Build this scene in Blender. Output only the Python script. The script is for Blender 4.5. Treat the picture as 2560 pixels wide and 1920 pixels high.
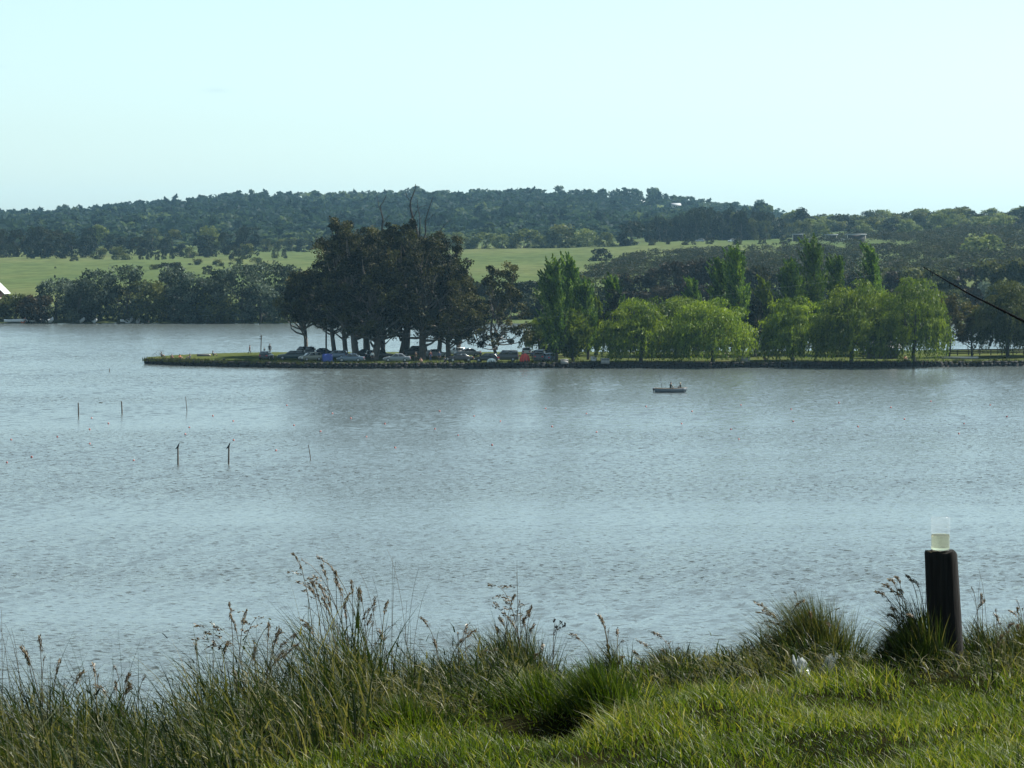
import bpy, bmesh, math
import numpy as np
from mathutils import Vector, Matrix

R = math.radians
for o in list(bpy.data.objects):
    bpy.data.objects.remove(o)
SC = bpy.context.scene
COL = SC.collection

# ------------------------------------------------------------------ camera, sky, sun, exposure
FPX, CAM_H = 8533.0, 23.0
PITCH = math.atan(400.0 / FPX)
cam_d = bpy.data.cameras.new('camera')
cam_d.sensor_width = 36.0
cam_d.lens = 36.0 * FPX / 2560.0
cam_d.clip_start, cam_d.clip_end = 0.5, 20000.0
cam = bpy.data.objects.new('camera', cam_d)
cam.location = (0, 0, CAM_H)
cam.rotation_euler = (R(90) - PITCH, 0, 0)
COL.objects.link(cam)
SC.camera = cam

SUN_AZ, SUN_EL = R(60), R(46)         # azimuth from +Y towards +X
world = bpy.data.worlds.new('World')
SC.world = world
world.use_nodes = True
wn, wl = world.node_tree.nodes, world.node_tree.links
wn.clear()
w_out = wn.new('ShaderNodeOutputWorld')
w_bg = wn.new('ShaderNodeBackground')
w_sky = wn.new('ShaderNodeTexSky')
w_sky.sky_type = 'NISHITA'
w_sky.sun_disc = False
w_sky.sun_elevation = SUN_EL
w_sky.sun_rotation = SUN_AZ
w_sky.altitude = 0
w_sky.air_density = 1.0
w_sky.dust_density = 0.6
w_sky.ozone_density = 1.0
w_mul = wn.new('ShaderNodeMix')
w_mul.data_type = 'RGBA'
w_mul.blend_type = 'MULTIPLY'
w_mul.inputs[0].default_value = 1.0
w_mul.inputs[7].default_value = (0.76, 1.0, 1.07, 1)   # the camera's cool white balance
w_hs = wn.new('ShaderNodeHueSaturation')
w_hs.inputs['Saturation'].default_value = 0.38
wl.new(w_sky.outputs[0], w_hs.inputs['Color'])
wl.new(w_hs.outputs[0], w_mul.inputs[6])
w_tc = wn.new('ShaderNodeTexCoord')
w_prev = w_mul.outputs[2]
for cd, sx, sz, amt in (((-.0861, .9956, .0388), .0075, .0016, .055), ((-.148, .988, .0455), .005, .0009, .03)):
    w_d = wn.new('ShaderNodeVectorMath'); w_d.operation = 'SUBTRACT'; w_d.inputs[1].default_value = cd
    wl.new(w_tc.outputs['Generated'], w_d.inputs[0])
    w_s = wn.new('ShaderNodeVectorMath'); w_s.operation = 'MULTIPLY'; w_s.inputs[1].default_value = (1 / sx, .5, 1 / sz)
    wl.new(w_d.outputs[0], w_s.inputs[0])
    w_g = wn.new('ShaderNodeTexGradient'); w_g.gradient_type = 'QUADRATIC_SPHERE'
    wl.new(w_s.outputs[0], w_g.inputs[0])
    w_c = wn.new('ShaderNodeMix'); w_c.data_type = 'RGBA'; w_c.blend_type = 'MULTIPLY'
    w_c.inputs[7].default_value = (1 - amt * 1.6, 1 - amt * 1.6, 1 - amt, 1)
    wl.new(w_g.outputs['Fac'], w_c.inputs[0]); wl.new(w_prev, w_c.inputs[6])
    w_prev = w_c.outputs[2]
wl.new(w_prev, w_bg.inputs['Color'])
w_bg.inputs['Strength'].default_value = 0.065
wl.new(w_bg.outputs[0], w_out.inputs['Surface'])

sun_d = bpy.data.lights.new('sun', 'SUN')
sun_d.energy = 5.0
sun_d.angle = R(0.5)
sun_d.color = (1.0, 0.96, 0.88)
sun = bpy.data.objects.new('sun', sun_d)
sdir = Vector((math.sin(SUN_AZ) * math.cos(SUN_EL), math.cos(SUN_AZ) * math.cos(SUN_EL), math.sin(SUN_EL)))
sun.rotation_euler = (-sdir).to_track_quat('-Z', 'Y').to_euler()
sun.location = (60, 60, 120)
COL.objects.link(sun)

SC.view_settings.view_transform = 'Standard'
SC.view_settings.look = 'None'
SC.view_settings.exposure = 1.3
SC.view_settings.gamma = 1.0
SC.view_settings.use_curve_mapping = False
SC.render.engine = 'CYCLES'
SC.cycles.max_bounces = 8
SC.cycles.volume_bounces = 0
SC.cycles.transparent_max_bounces = 8

# ------------------------------------------------------------------ picture measurements -> world points
CP, SP = math.cos(PITCH), math.sin(PITCH)
def ray(px, py):
    u, v = (px - 1280.0) / FPX, (py - 960.0) / FPX
    return u, CP - v * SP, -SP - v * CP          # right, forward, up
def at(px, py, Y):
    x, y, z = ray(px, py)
    t = Y / y
    return Vector((x * t, Y, CAM_H + z * t))
def onz(px, py, z=0.0):
    x, y, dz = ray(px, py)
    t = (z - CAM_H) / dz
    return Vector((x * t, y * t, z))

# ------------------------------------------------------------------ object helpers
def tag(o, label=None, cat=None, group=None, kind=None):
    if label: o['label'] = label
    if cat: o['category'] = cat
    if group: o['group'] = group
    if kind: o['kind'] = kind
    return o
def link(o, parent=None):
    COL.objects.link(o)
    if parent is not None: o.parent = parent
    return o
def empty(name, loc, rz=0.0):
    o = bpy.data.objects.new(name, None)
    o.location = loc
    o.rotation_euler = (0, 0, rz)
    o.empty_display_size = 0.3
    return link(o)
def place(name, me, loc=(0, 0, 0), rz=0.0, sc=1.0, parent=None):
    o = bpy.data.objects.new(name, me)
    o.location = loc
    o.rotation_euler = (0, 0, rz)
    o.scale = (sc, sc, sc) if not isinstance(sc, tuple) else sc
    return link(o, parent)
def copy_tree(root):
    c = root.copy(); COL.objects.link(c)
    for ch in root.children:
        d = ch.copy(); COL.objects.link(d); d.parent = c
        for g in ch.children:
            e = g.copy(); COL.objects.link(e); e.parent = d
    return c

def mesh_np(name, parts, mats, smooth=False):
    """parts: list of (V (n,3), F (m,k), material index, tint (n) or None)"""
    nv = sum(len(p[0]) for p in parts)
    me = bpy.data.meshes.new(name)
    V = np.concatenate([np.asarray(p[0], dtype=np.float32) for p in parts])
    loops, tot, mi = [], [], []
    off = 0
    for p in parts:
        Fa = np.asarray(p[1], dtype=np.int32)
        loops.append((Fa + off).ravel())
        tot.append(np.full(len(Fa), Fa.shape[1], dtype=np.int32))
        mi.append(np.full(len(Fa), p[2], dtype=np.int32))
        off += len(p[0])
    loops = np.concatenate(loops); tot = np.concatenate(tot); mi = np.concatenate(mi)
    me.vertices.add(nv); me.vertices.foreach_set('co', V.ravel())
    me.loops.add(len(loops)); me.loops.foreach_set('vertex_index', loops)
    me.polygons.add(len(tot))
    st = np.concatenate([[0], np.cumsum(tot)[:-1]]).astype(np.int32)
    me.polygons.foreach_set('loop_start', st)
    me.polygons.foreach_set('material_index', mi)
    if smooth: me.polygons.foreach_set('use_smooth', np.ones(len(tot), dtype=bool))
    if any(p[3] is not None for p in parts):
        t = np.concatenate([np.asarray(p[3], dtype=np.float32) if p[3] is not None else np.full(len(p[0]), .5, np.float32) for p in parts])
        a = me.attributes.new('tint', 'FLOAT', 'POINT')
        a.data.foreach_set('value', t)
    me.update(calc_edges=True)
    for m in mats: me.materials.append(m)
    return me

def tube(path, rad, sides=6, cap=True):
    P = np.asarray(path, float); r = np.broadcast_to(np.asarray(rad, float), (len(P),))
    T = np.gradient(P, axis=0); T /= np.linalg.norm(T, axis=1)[:, None] + 1e-9
    ref = np.array([0, 0, 1.0]) if abs(T[:, 2]).mean() < .8 else np.array([1.0, 0, 0])
    A = np.cross(T, ref); A /= np.linalg.norm(A, axis=1)[:, None] + 1e-9
    B = np.cross(T, A)
    ang = np.linspace(0, 2 * np.pi, sides, endpoint=False)
    V = (P[:, None, :] + r[:, None, None] * (np.cos(ang)[None, :, None] * A[:, None, :] + np.sin(ang)[None, :, None] * B[:, None, :])).reshape(-1, 3)
    Fq = []
    for i in range(len(P) - 1):
        for k in range(sides):
            a, b = i * sides + k, i * sides + (k + 1) % sides
            Fq.append((a, b, b + sides, a + sides))
    if cap:
        n = len(V)
        V = np.vstack([V, P[0], P[-1]])
        for k in range(sides):
            b = (k + 1) % sides
            Fq.append((b, k, n, n)); m = (len(P) - 1) * sides
            Fq.append((m + k, m + b, n + 1, n + 1))
        Fq = [f if f[2] != f[3] else f for f in Fq]
    tri = np.array([f[:3] for f in Fq if f[2] == f[3]], dtype=np.int32).reshape(-1, 3)
    quad = np.array([f for f in Fq if f[2] != f[3]], dtype=np.int32).reshape(-1, 4)
    # merge as quads only plus tris expressed separately by caller
    return V, quad, tri
def tube_parts(path, rad, sides, mi, tint=None):
    V, q, t = tube(path, rad, sides)
    tn = None if tint is None else np.full(len(V), tint)
    out = [(V, q, mi, tn)]
    if len(t): out.append((V, t, mi, tn))
    return out
def box_part(lo, hi, mi=0):
    (x0, y0, z0), (x1, y1, z1) = lo, hi
    V = np.array([(x0, y0, z0), (x1, y0, z0), (x1, y1, z0), (x0, y1, z0), (x0, y0, z1), (x1, y0, z1), (x1, y1, z1), (x0, y1, z1)], float)
    Fq = np.array([(0, 3, 2, 1), (4, 5, 6, 7), (0, 1, 5, 4), (1, 2, 6, 5), (2, 3, 7, 6), (3, 0, 4, 7)])
    return (V, Fq, mi, None)
def lathe_part(prof, sides=16, mi=0, cx=0.0, cy=0.0):
    ang = np.linspace(0, 2 * np.pi, sides, endpoint=False)
    V = np.array([(cx + r * math.cos(a), cy + r * math.sin(a), z) for r, z in prof for a in ang])
    Fq = [(i * sides + k, i * sides + (k + 1) % sides, (i + 1) * sides + (k + 1) % sides, (i + 1) * sides + k) for i in range(len(prof) - 1) for k in range(sides)]
    return (V, np.array(Fq), mi, None)

# ------------------------------------------------------------------ materials
def new_mat(name):
    m = bpy.data.materials.new(name); m.use_nodes = True
    nt = m.node_tree; nt.nodes.clear()
    out = nt.nodes.new('ShaderNodeOutputMaterial')
    return m, nt, out
def ramp(nt, stops, fac=None):
    r = nt.nodes.new('ShaderNodeValToRGB')
    el = r.color_ramp.elements
    while len(el) < len(stops): el.new(0.5)
    for e, (p, c) in zip(el, stops):
        e.position = p; e.color = (*c, 1)
    if fac is not None: nt.links.new(fac, r.inputs[0])
    return r
def noise(nt, scale, detail=3, rough=.55, vec=None):
    n = nt.nodes.new('ShaderNodeTexNoise')
    n.inputs['Scale'].default_value = scale
    n.inputs['Detail'].default_value = detail
    n.inputs['Roughness'].default_value = rough
    if vec is not None: nt.links.new(vec, n.inputs['Vector'])
    return n
def mathn(nt, op, a, b=None):
    n = nt.nodes.new('ShaderNodeMath'); n.operation = op
    for i, v in enumerate((a, b)):
        if v is None: continue
        if isinstance(v, (int, float)): n.inputs[i].default_value = v
        else: nt.links.new(v, n.inputs[i])
    return n.outputs[0]
def plain(name, col, rough=.6, metal=0.0, spec=.5, var=.25, scale=3.0):
    """a paint / stone / cloth colour with a little mottling and bump"""
    m, nt, out = new_mat(name)
    p = nt.nodes.new('ShaderNodeBsdfPrincipled')
    tc = nt.nodes.new('ShaderNodeTexCoord')
    n = noise(nt, scale, 4, .6, tc.outputs['Object'])
    r = ramp(nt, [(0.25, tuple(c * (1 - var) for c in col)), (0.75, tuple(min(1, c * (1 + var)) for c in col))], n.outputs['Fac'])
    nt.links.new(r.outputs[0], p.inputs['Base Color'])
    p.inputs['Roughness'].default_value = rough
    p.inputs['Metallic'].default_value = metal
    p.inputs['Specular IOR Level'].default_value = spec
    nt.links.new(p.outputs[0], out.inputs['Surface'])
    return m
def leaf_mat(name, dark, mid, light, trans=.3, tcol=None, rough=.55, spec=.12, objvar=.25):
    m, nt, out = new_mat(name)
    a = nt.nodes.new('ShaderNodeAttribute'); a.attribute_name = 'tint'
    r = ramp(nt, [(0.1, dark), (0.5, mid), (0.9, light)], a.outputs['Fac'])
    oi = nt.nodes.new('ShaderNodeObjectInfo')
    hs = nt.nodes.new('ShaderNodeHueSaturation')
    nt.links.new(mathn(nt, 'ADD', mathn(nt, 'MULTIPLY', oi.outputs['Random'], 2 * objvar), 1 - objvar), hs.inputs['Value'])
    nt.links.new(r.outputs[0], hs.inputs['Color'])
    p = nt.nodes.new('ShaderNodeBsdfPrincipled')
    nt.links.new(hs.outputs[0], p.inputs['Base Color'])
    p.inputs['Roughness'].default_value = rough
    p.inputs['Specular IOR Level'].default_value = spec
    t = nt.nodes.new('ShaderNodeBsdfTranslucent')
    mx = nt.nodes.new('ShaderNodeMix'); mx.data_type = 'RGBA'; mx.blend_type = 'MULTIPLY'
    mx.inputs[0].default_value = 1.0
    mx.inputs[7].default_value = (*(tcol or (1.25, 1.2, .6)), 1)
    nt.links.new(hs.outputs[0], mx.inputs[6])
    nt.links.new(mx.outputs[2], t.inputs['Color'])
    s = nt.nodes.new('ShaderNodeMixShader'); s.inputs[0].default_value = trans
    nt.links.new(p.outputs[0], s.inputs[1]); nt.links.new(t.outputs[0], s.inputs[2])
    nt.links.new(s.outputs[0], out.inputs['Surface'])
    return m
M = {}
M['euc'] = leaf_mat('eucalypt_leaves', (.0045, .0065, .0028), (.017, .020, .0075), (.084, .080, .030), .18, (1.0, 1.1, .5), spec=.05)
M['euc_far'] = leaf_mat('brown_leaves', (.010, .0095, .006), (.022, .019, .011), (.046, .038, .02), .2, (1.2, 1.0, .6), spec=.05)
M['willow'] = leaf_mat('willow_leaves', (.030, .052, .006), (.086, .134, .015), (.165, .215, .028), .36, (1.25, 1.25, .35))
M['poplar'] = leaf_mat('poplar_leaves', (.018, .042, .010), (.060, .112, .021), (.13, .19, .036), .3, (1.2, 1.3, .5))
M['poplar_light'] = leaf_mat('young_poplar_leaves', (.034, .058, .010), (.08, .12, .018), (.14, .18, .03), .38, (1.25, 1.25, .4))
M['grey_willow'] = leaf_mat('grey_willow_leaves', (.013, .023, .017), (.040, .060, .043), (.11, .14, .11), .25, (1.1, 1.1, .8), spec=.05)
M['olive'] = leaf_mat('olive_leaves', (.018, .026, .009), (.048, .06, .02), (.095, .105, .042), .28, spec=.05)
M['dark'] = leaf_mat('dark_leaves', (.005, .009, .006), (.012, .019, .011), (.026, .036, .019), .2, spec=.05)
M['round'] = leaf_mat('light_tree_leaves', (.038, .055, .02), (.085, .112, .042), (.14, .17, .075), .3, spec=.05)
M['scrub'] = leaf_mat('scrub_leaves', (.010, .014, .006), (.019, .023, .010), (.036, .034, .016), .4, spec=.05)
M['rust'] = leaf_mat('rust_leaves', (.03, .026, .008), (.055, .05, .014), (.09, .085, .022), .3)
M['forest'] = leaf_mat('forest_leaves', (.008, .019, .019), (.023, .041, .037), (.066, .092, .056), .42, spec=.02, objvar=.05)  # leaf colours pushed bluish, with part of the distance haze painted in
M['bark'] = plain('bark', (.035, .029, .022), .85, var=.5, scale=2.0)
M['bark_pale'] = plain('pale_bark', (.075, .064, .053), .85, var=.7, scale=1.2)
M['dead_wood'] = plain('dead_wood', (.018, .017, .016), .85, var=.3)

# ------------------------------------------------------------------ terrain
TPX = np.array([-2500, -600, 0, 700, 1300, 1800, 2200, 2560, 3200, 6000], float)
TY = np.array([-500, 770, 791, 820, 900, 1000, 1250, 1500, 1800, 2000, 2500, 3000, 3300, 4600], float)
TZ = np.array([
    [-3] * 10,
    [-1.2] * 10,
    [0.0] * 10,
    [1.6] * 10,
    [3.6, 3.6, 3.6, 3.8, 4, 4, 4, 4.5, 5, 5],
    [4.8, 4.8, 4.8, 5, 5.5, 6, 6.5, 8, 9, 9],
    [7, 7, 7, 7.5, 9, 11.5, 12.5, 14, 15, 15],
    [9, 9, 9, 9.5, 12.6, 15.2, 16, 19, 21, 21],
    [9.5, 9.5, 9.5, 10.5, 13.5, 16.5, 20, 24, 26, 26],
    [12, 12, 12, 13.5, 15.5, 15.5, 17, 23, 27, 27],
    [16, 16, 17, 26, 29, 19, 6, 16, 24, 24],
    [18, 20, 22.5, 38.5, 41, 30, 4, 14, 20, 20],
    [14, 15, 16, 28, 30, 22, 10, 14, 16, 16],
    [2] * 10], float)
KNOLLS = []
def terrain(x, Y):
    x = np.asarray(x, float); Y = np.asarray(Y, float)
    px = 1280 + FPX * x / np.maximum(Y, 100)
    i = np.clip(np.searchsorted(TY, Y) - 1, 0, len(TY) - 2)
    f = np.clip((Y - TY[i]) / (TY[i + 1] - TY[i]), 0, 1)
    j = np.clip(np.searchsorted(TPX, px) - 1, 0, len(TPX) - 2)
    g = np.clip((px - TPX[j]) / (TPX[j + 1] - TPX[j]), 0, 1)
    g = g * g * (3 - 2 * g)
    a = TZ[i, j] * (1 - g) + TZ[i, j + 1] * g
    b = TZ[i + 1, j] * (1 - g) + TZ[i + 1, j + 1] * g
    bump = np.zeros_like(Y)
    for bx, by, bh in KNOLLS:
        bump = bump + bh * np.exp(-((x - bx) ** 2 + (Y - by) ** 2) / (2 * 34.0 ** 2))
    return a * (1 - f) + b * f + bump + np.where(Y > 800, .25 * np.sin(x * .021 + Y * .013) + .2 * np.sin(x * .05 - Y * .031), 0)
# knolls that carry the hill houses clear of the trees: (px, py of the house foot, Y)
KN = [(1200, 531, 2650), (1315, 553, 2500), (990, 526, 2700), (1552, 518, 2800), (1602, 516, 2850), (1690, 521, 2800), (1944, 562, 2050), (2386, 550, 1960)]
_k = []
for a_, b_, c_ in KN:
    q = at(a_, b_, c_)
    KNOLLS.append((q.x, q.y, max(0.0, q.z - float(terrain(q.x, q.y))) + .5))
def ground_at(px, py, y0=795.0, y1=3200.0):
    Ys = np.linspace(y0, y1, 2400)
    x, y, dz = ray(px, py)
    z = CAM_H + dz * Ys / y
    hit = np.where(z <= terrain(x * Ys / y, Ys))[0]
    Y = Ys[hit[0]] if len(hit) else y1
    X = x * Y / y
    return Vector((X, Y, float(terrain(X, Y))))

tys = np.concatenate([np.array([-500, 300, 700, 770, 785]), np.arange(791, 1000, 8), np.arange(1000, 2000, 20), np.arange(2000, 3320, 40), np.arange(3340, 4620, 160)])
txs = np.concatenate([np.arange(-2500, -500, 200), np.arange(-500, 520, 12), np.arange(700, 2600, 200)])
gx, gy = np.meshgrid(txs, tys)
gz = terrain(gx, gy)
V = np.stack([gx.ravel(), gy.ravel(), gz.ravel()], 1)
nx, ny = len(txs), len(tys)
ii, jj = np.meshgrid(np.arange(ny - 1), np.arange(nx - 1), indexing='ij')
a = (ii * nx + jj).ravel()
Fq = np.stack([a, a + 1, a + nx + 1, a + nx], 1)
m, nt, out = new_mat('meadow_ground')
geo = nt.nodes.new('ShaderNodeNewGeometry')
mp = nt.nodes.new('ShaderNodeMapping'); mp.inputs['Scale'].default_value = (1, .35, 1)
nt.links.new(geo.outputs['Position'], mp.inputs['Vector'])
n1 = noise(nt, .012, 4, .6, mp.outputs[0])
n2 = noise(nt, .16, 4, .65, mp.outputs[0])
r1 = ramp(nt, [(.3, (.052, .076, .033)), (.5, (.068, .088, .037)), (.7, (.09, .098, .046))], n1.outputs['Fac'])
r2 = ramp(nt, [(.35, (.7, .72, .7)), (.6, (1.05, 1.05, 1.0))], n2.outputs['Fac'])
mx = nt.nodes.new('ShaderNodeMix'); mx.data_type = 'RGBA'; mx.blend_type = 'MULTIPLY'; mx.inputs[0].default_value = 1
nt.links.new(r1.outputs[0], mx.inputs[6]); nt.links.new(r2.outputs[0], mx.inputs[7])
bs = nt.nodes.new('ShaderNodeBsdfDiffuse')
nt.links.new(mx.outputs[2], bs.inputs[0]); nt.links.new(bs.outputs[0], out.inputs['Surface'])
tag(place('terrain', mesh_np('terrain', [(V, Fq, 0, None)], [m], True)), kind='structure')

# ------------------------------------------------------------------ lake
WAVE_STEEP = .040
m, nt, out = new_mat('lake_water')
geo = nt.nodes.new('ShaderNodeNewGeometry')
def wave(scale, sx, sy, rot, amp, detail):
    mp = nt.nodes.new('ShaderNodeMapping')
    mp.inputs['Scale'].default_value = (sx, sy, 1); mp.inputs['Rotation'].default_value = (0, 0, rot)
    nt.links.new(geo.outputs['Position'], mp.inputs['Vector'])
    n = noise(nt, scale, detail, .6, mp.outputs[0])
    s = nt.nodes.new('ShaderNodeVectorMath'); s.operation = 'SUBTRACT'
    s.inputs[1].default_value = (.5, .5, .5); nt.links.new(n.outputs['Color'], s.inputs[0])
    k = nt.nodes.new('ShaderNodeVectorMath'); k.operation = 'MULTIPLY'
    k.inputs[1].default_value = (amp, amp, 0); nt.links.new(s.outputs[0], k.inputs[0])
    return k.outputs[0], mp
def vadd(a, b):
    n = nt.nodes.new('ShaderNodeVectorMath'); n.operation = 'ADD'
    nt.links.new(a, n.inputs[0])
    if isinstance(b, tuple): n.inputs[1].default_value = b
    else: nt.links.new(b, n.inputs[1])
    return n.outputs[0]
w1, _ = wave(3.0, .62, 1.0, .15, .85, 3)
w2, _ = wave(8.0, .62, 1.0, -.3, .6, 2)
# wind patches: broad streaks where the water is more or less ruffled
mp = nt.nodes.new('ShaderNodeMapping'); mp.inputs['Scale'].default_value = (.0045, .021, 1)
nt.links.new(geo.outputs['Position'], mp.inputs['Vector'])
gust = noise(nt, 1.0, 4, .55, mp.outputs[0])
gr = ramp(nt, [(.38, (.32, .32, .32)), (.62, (1.4, 1.4, 1.4))], gust.outputs['Fac'])
sc_ = nt.nodes.new('ShaderNodeVectorMath'); sc_.operation = 'MULTIPLY'
nt.links.new(vadd(w1, w2), sc_.inputs[0]); nt.links.new(gr.outputs[0], sc_.inputs[1])
# steep short faces of the wavelets: narrow tilts on one side of each ripple
mp = nt.nodes.new('ShaderNodeMapping'); mp.inputs['Scale'].default_value = (1.15, 1.5, 1); mp.inputs['Rotation'].default_value = (0, 0, .12)
nt.links.new(geo.outputs['Position'], mp.inputs['Vector'])
cr = noise(nt, 1.35, 2.5, .55, mp.outputs[0])
crr = ramp(nt, [(.56, (0, 0, 0)), (.66, (1, 1, 1))], cr.outputs['Fac'])
ct = nt.nodes.new('ShaderNodeVectorMath'); ct.operation = 'MULTIPLY'; ct.inputs[1].default_value = (-.12, -.42, 0)
cg = nt.nodes.new('ShaderNodeVectorMath'); cg.operation = 'MULTIPLY'
nt.links.new(crr.outputs[0], cg.inputs[0]); nt.links.new(gr.outputs[0], cg.inputs[1])
nt.links.new(cg.outputs[0], ct.inputs[0])
nn = nt.nodes.new('ShaderNodeVectorMath'); nn.operation = 'NORMALIZE'
nt.links.new(vadd(vadd(sc_.outputs[0], ct.outputs[0]), (0, 0, 1.0)), nn.inputs[0])
p = nt.nodes.new('ShaderNodeBsdfPrincipled')
p.inputs['Base Color'].default_value = (.062, .075, .073, 1)
p.inputs['Roughness'].default_value = .16
p.inputs['IOR'].default_value = 1.333
nt.links.new(nn.outputs[0], p.inputs['Normal'])
nt.links.new(p.outputs[0], out.inputs['Surface'])
# open water with real waves: a sheet whose rows widen with distance, flat sheets beside it
Yr = [150.0]
while Yr[-1] < 812: Yr.append(Yr[-1] + .40 + .66 * (Yr[-1] - 150) / 660)
Yr = np.array(Yr); NC = 220
uu = np.linspace(-1, 1, NC)
hw = .160 * Yr + 16
gx = uu[None, :] * hw[:, None]; gy = np.repeat(Yr[:, None], NC, 1)
wr = np.random.default_rng(42)
gz = np.zeros_like(gx)
for k in range(26):
    lam = .95 * (2.3 ** wr.random()); th = math.pi + wr.normal() * .95
    gz += (lam * WAVE_STEEP / (2 * math.pi)) * np.sin((gx * math.cos(th) + gy * math.sin(th)) * 2 * math.pi / lam + wr.uniform(0, 6.28))
env = .85 + .3 * np.sin(gx * .031 + gy * .017) * np.sin(gy * .052 - gx * .011) + .15 * np.sin(gx * .11 - gy * .09)
fade = np.clip((1 - np.abs(uu))[None, :] * hw[:, None] / 4, 0, 1) * np.clip((gy - 150) / 5, 0, 1) * np.clip((812 - gy) / 6, 0, 1)
gz *= env * fade
V = np.stack([gx.ravel(), gy.ravel(), gz.ravel()], 1)
nr = len(Yr)
ii, jj = np.meshgrid(np.arange(nr - 1), np.arange(NC - 1), indexing='ij'); q = (ii * NC + jj).ravel()
Y0, Y1, h0, h1 = Yr[0], Yr[-1], hw[0], hw[-1]
E = np.array([(-1500, 25, 0), (1500, 25, 0), (1500, Y0, 0), (h0, Y0, 0), (-h0, Y0, 0), (-1500, Y0, 0), (1500, Y1, 0), (h1, Y1, 0), (-h1, Y1, 0), (-1500, Y1, 0)], float)
tag(place('lake_water', mesh_np('lake_water', [(V, np.stack([q, q + 1, q + NC + 1, q + NC], 1), 0, None), (E, np.array([(0, 1, 3, 4), (3, 2, 6, 7), (5, 4, 8, 9)]), 0, None), (E, np.array([(0, 4, 5), (1, 2, 3)]), 0, None)], [m], True)), kind='structure')

# ------------------------------------------------------------------ peninsula
PZ = .8
front = [(362, 897), (420, 900), (500, 903), (700, 907), (900, 909), (1200, 908), (1500, 907), (2000, 906), (2300, 905), (2560, 903), (3200, 900)]
back = [(3200, 868), (2560, 874), (2100, 877), (1600, 879), (1200, 880), (800, 880), (620, 881), (520, 884), (430, 888), (368, 893)]
rng = np.random.default_rng(11)
def shore(pts, n):
    P = [onz(a, b, PZ) for a, b in pts]
    o = []
    for i in range(len(P) - 1):
        for k in range(n):
            t = k / n
            q = P[i].lerp(P[i + 1], t)
            o.append((q.x, q.y + (rng.normal() * .25 if 0 < i < len(P) - 2 else 0), PZ))
    o.append(tuple(P[-1]))
    return o
loop = shore(front, 10) + shore(back, 8)
bm = bmesh.new()
top = [bm.verts.new(v) for v in loop]
f = bm.faces.new(top)
low = [bm.verts.new((v[0], v[1] + (-.35 if k < len(loop) * .55 else .35), -1.0)) for k, v in enumerate(loop)]
for k in range(len(loop)):
    l = (k + 1) % len(loop)
    bm.faces.new((top[k], low[k], low[l], top[l]))
bmesh.ops.triangulate(bm, faces=[f])
me = bpy.data.meshes.new('peninsula_ground'); bm.to_mesh(me); bm.free()
m, nt, out = new_mat('park_grass_ground')
geo = nt.nodes.new('ShaderNodeNewGeometry')
n1 = noise(nt, .08, 4, .6, geo.outputs['Position']); n2 = noise(nt, 1.2, 4, .6, geo.outputs['Position'])
r1 = ramp(nt, [(.35, (.045, .06, .018)), (.6, (.062, .073, .024)), (.75, (.08, .075, .032))], n1.outputs['Fac'])
r2 = ramp(nt, [(.3, (.7, .7, .7)), (.7, (1.1, 1.1, 1.1))], n2.outputs['Fac'])
mx = nt.nodes.new('ShaderNodeMix'); mx.data_type = 'RGBA'; mx.blend_type = 'MULTIPLY'; mx.inputs[0].default_value = 1
nt.links.new(r1.outputs[0], mx.inputs[6]); nt.links.new(r2.outputs[0], mx.inputs[7])
bs = nt.nodes.new('ShaderNodeBsdfDiffuse'); nt.links.new(mx.outputs[2], bs.inputs[0]); nt.links.new(bs.outputs[0], out.inputs['Surface'])
me.materials.append(m)
tag(place('peninsula_ground', me), kind='structure')
# revetment of dark stones round the front edge
M['stone'] = plain('revetment_stone', (.011, .0105, .0095), .85, var=.55, scale=.8)
P = np.array(loop[:101])
seg = np.linalg.norm(np.diff(P[:, :2], axis=0), axis=1); cum = np.concatenate([[0], np.cumsum(seg)])
parts = []
def stone(c, s):
    v = np.array([(x, y, z) for z in (-1, 1) for y in (-1, 1) for x in (-1, 1)], float)
    v *= np.array(s) * .5; v += rng.normal(size=v.shape) * .05 + np.array(c)
    return (v, np.array([(0, 1, 3, 2), (4, 6, 7, 5), (0, 4, 5, 1), (2, 3, 7, 6), (0, 2, 6, 4), (1, 5, 7, 3)]), 0, None)
d = 0.0
while d < cum[-1]:
    wdt = rng.uniform(.5, 1.1)
    k = min(np.searchsorted(cum, d + wdt / 2, side='right') - 1, len(P) - 2)
    t = (d + wdt / 2 - cum[k]) / seg[k]
    q = P[k] * (1 - t) + P[k + 1] * t
    for z in (-.05, .32, .66):
        parts.append(stone((q[0] + rng.normal() * .1, q[1] - .32 + z * .12, z), (wdt, .55, .42 + rng.uniform(-.05, .1))))
    d += wdt
rev = empty('stone_revetment', (0, 0, 0))
tag(rev, 'low dark stone edging along the near shore of the grassy peninsula', 'retaining wall')
tag(place('stone_course', mesh_np('stone_course', parts, [M['stone']]), parent=rev), kind='stuff')

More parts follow.
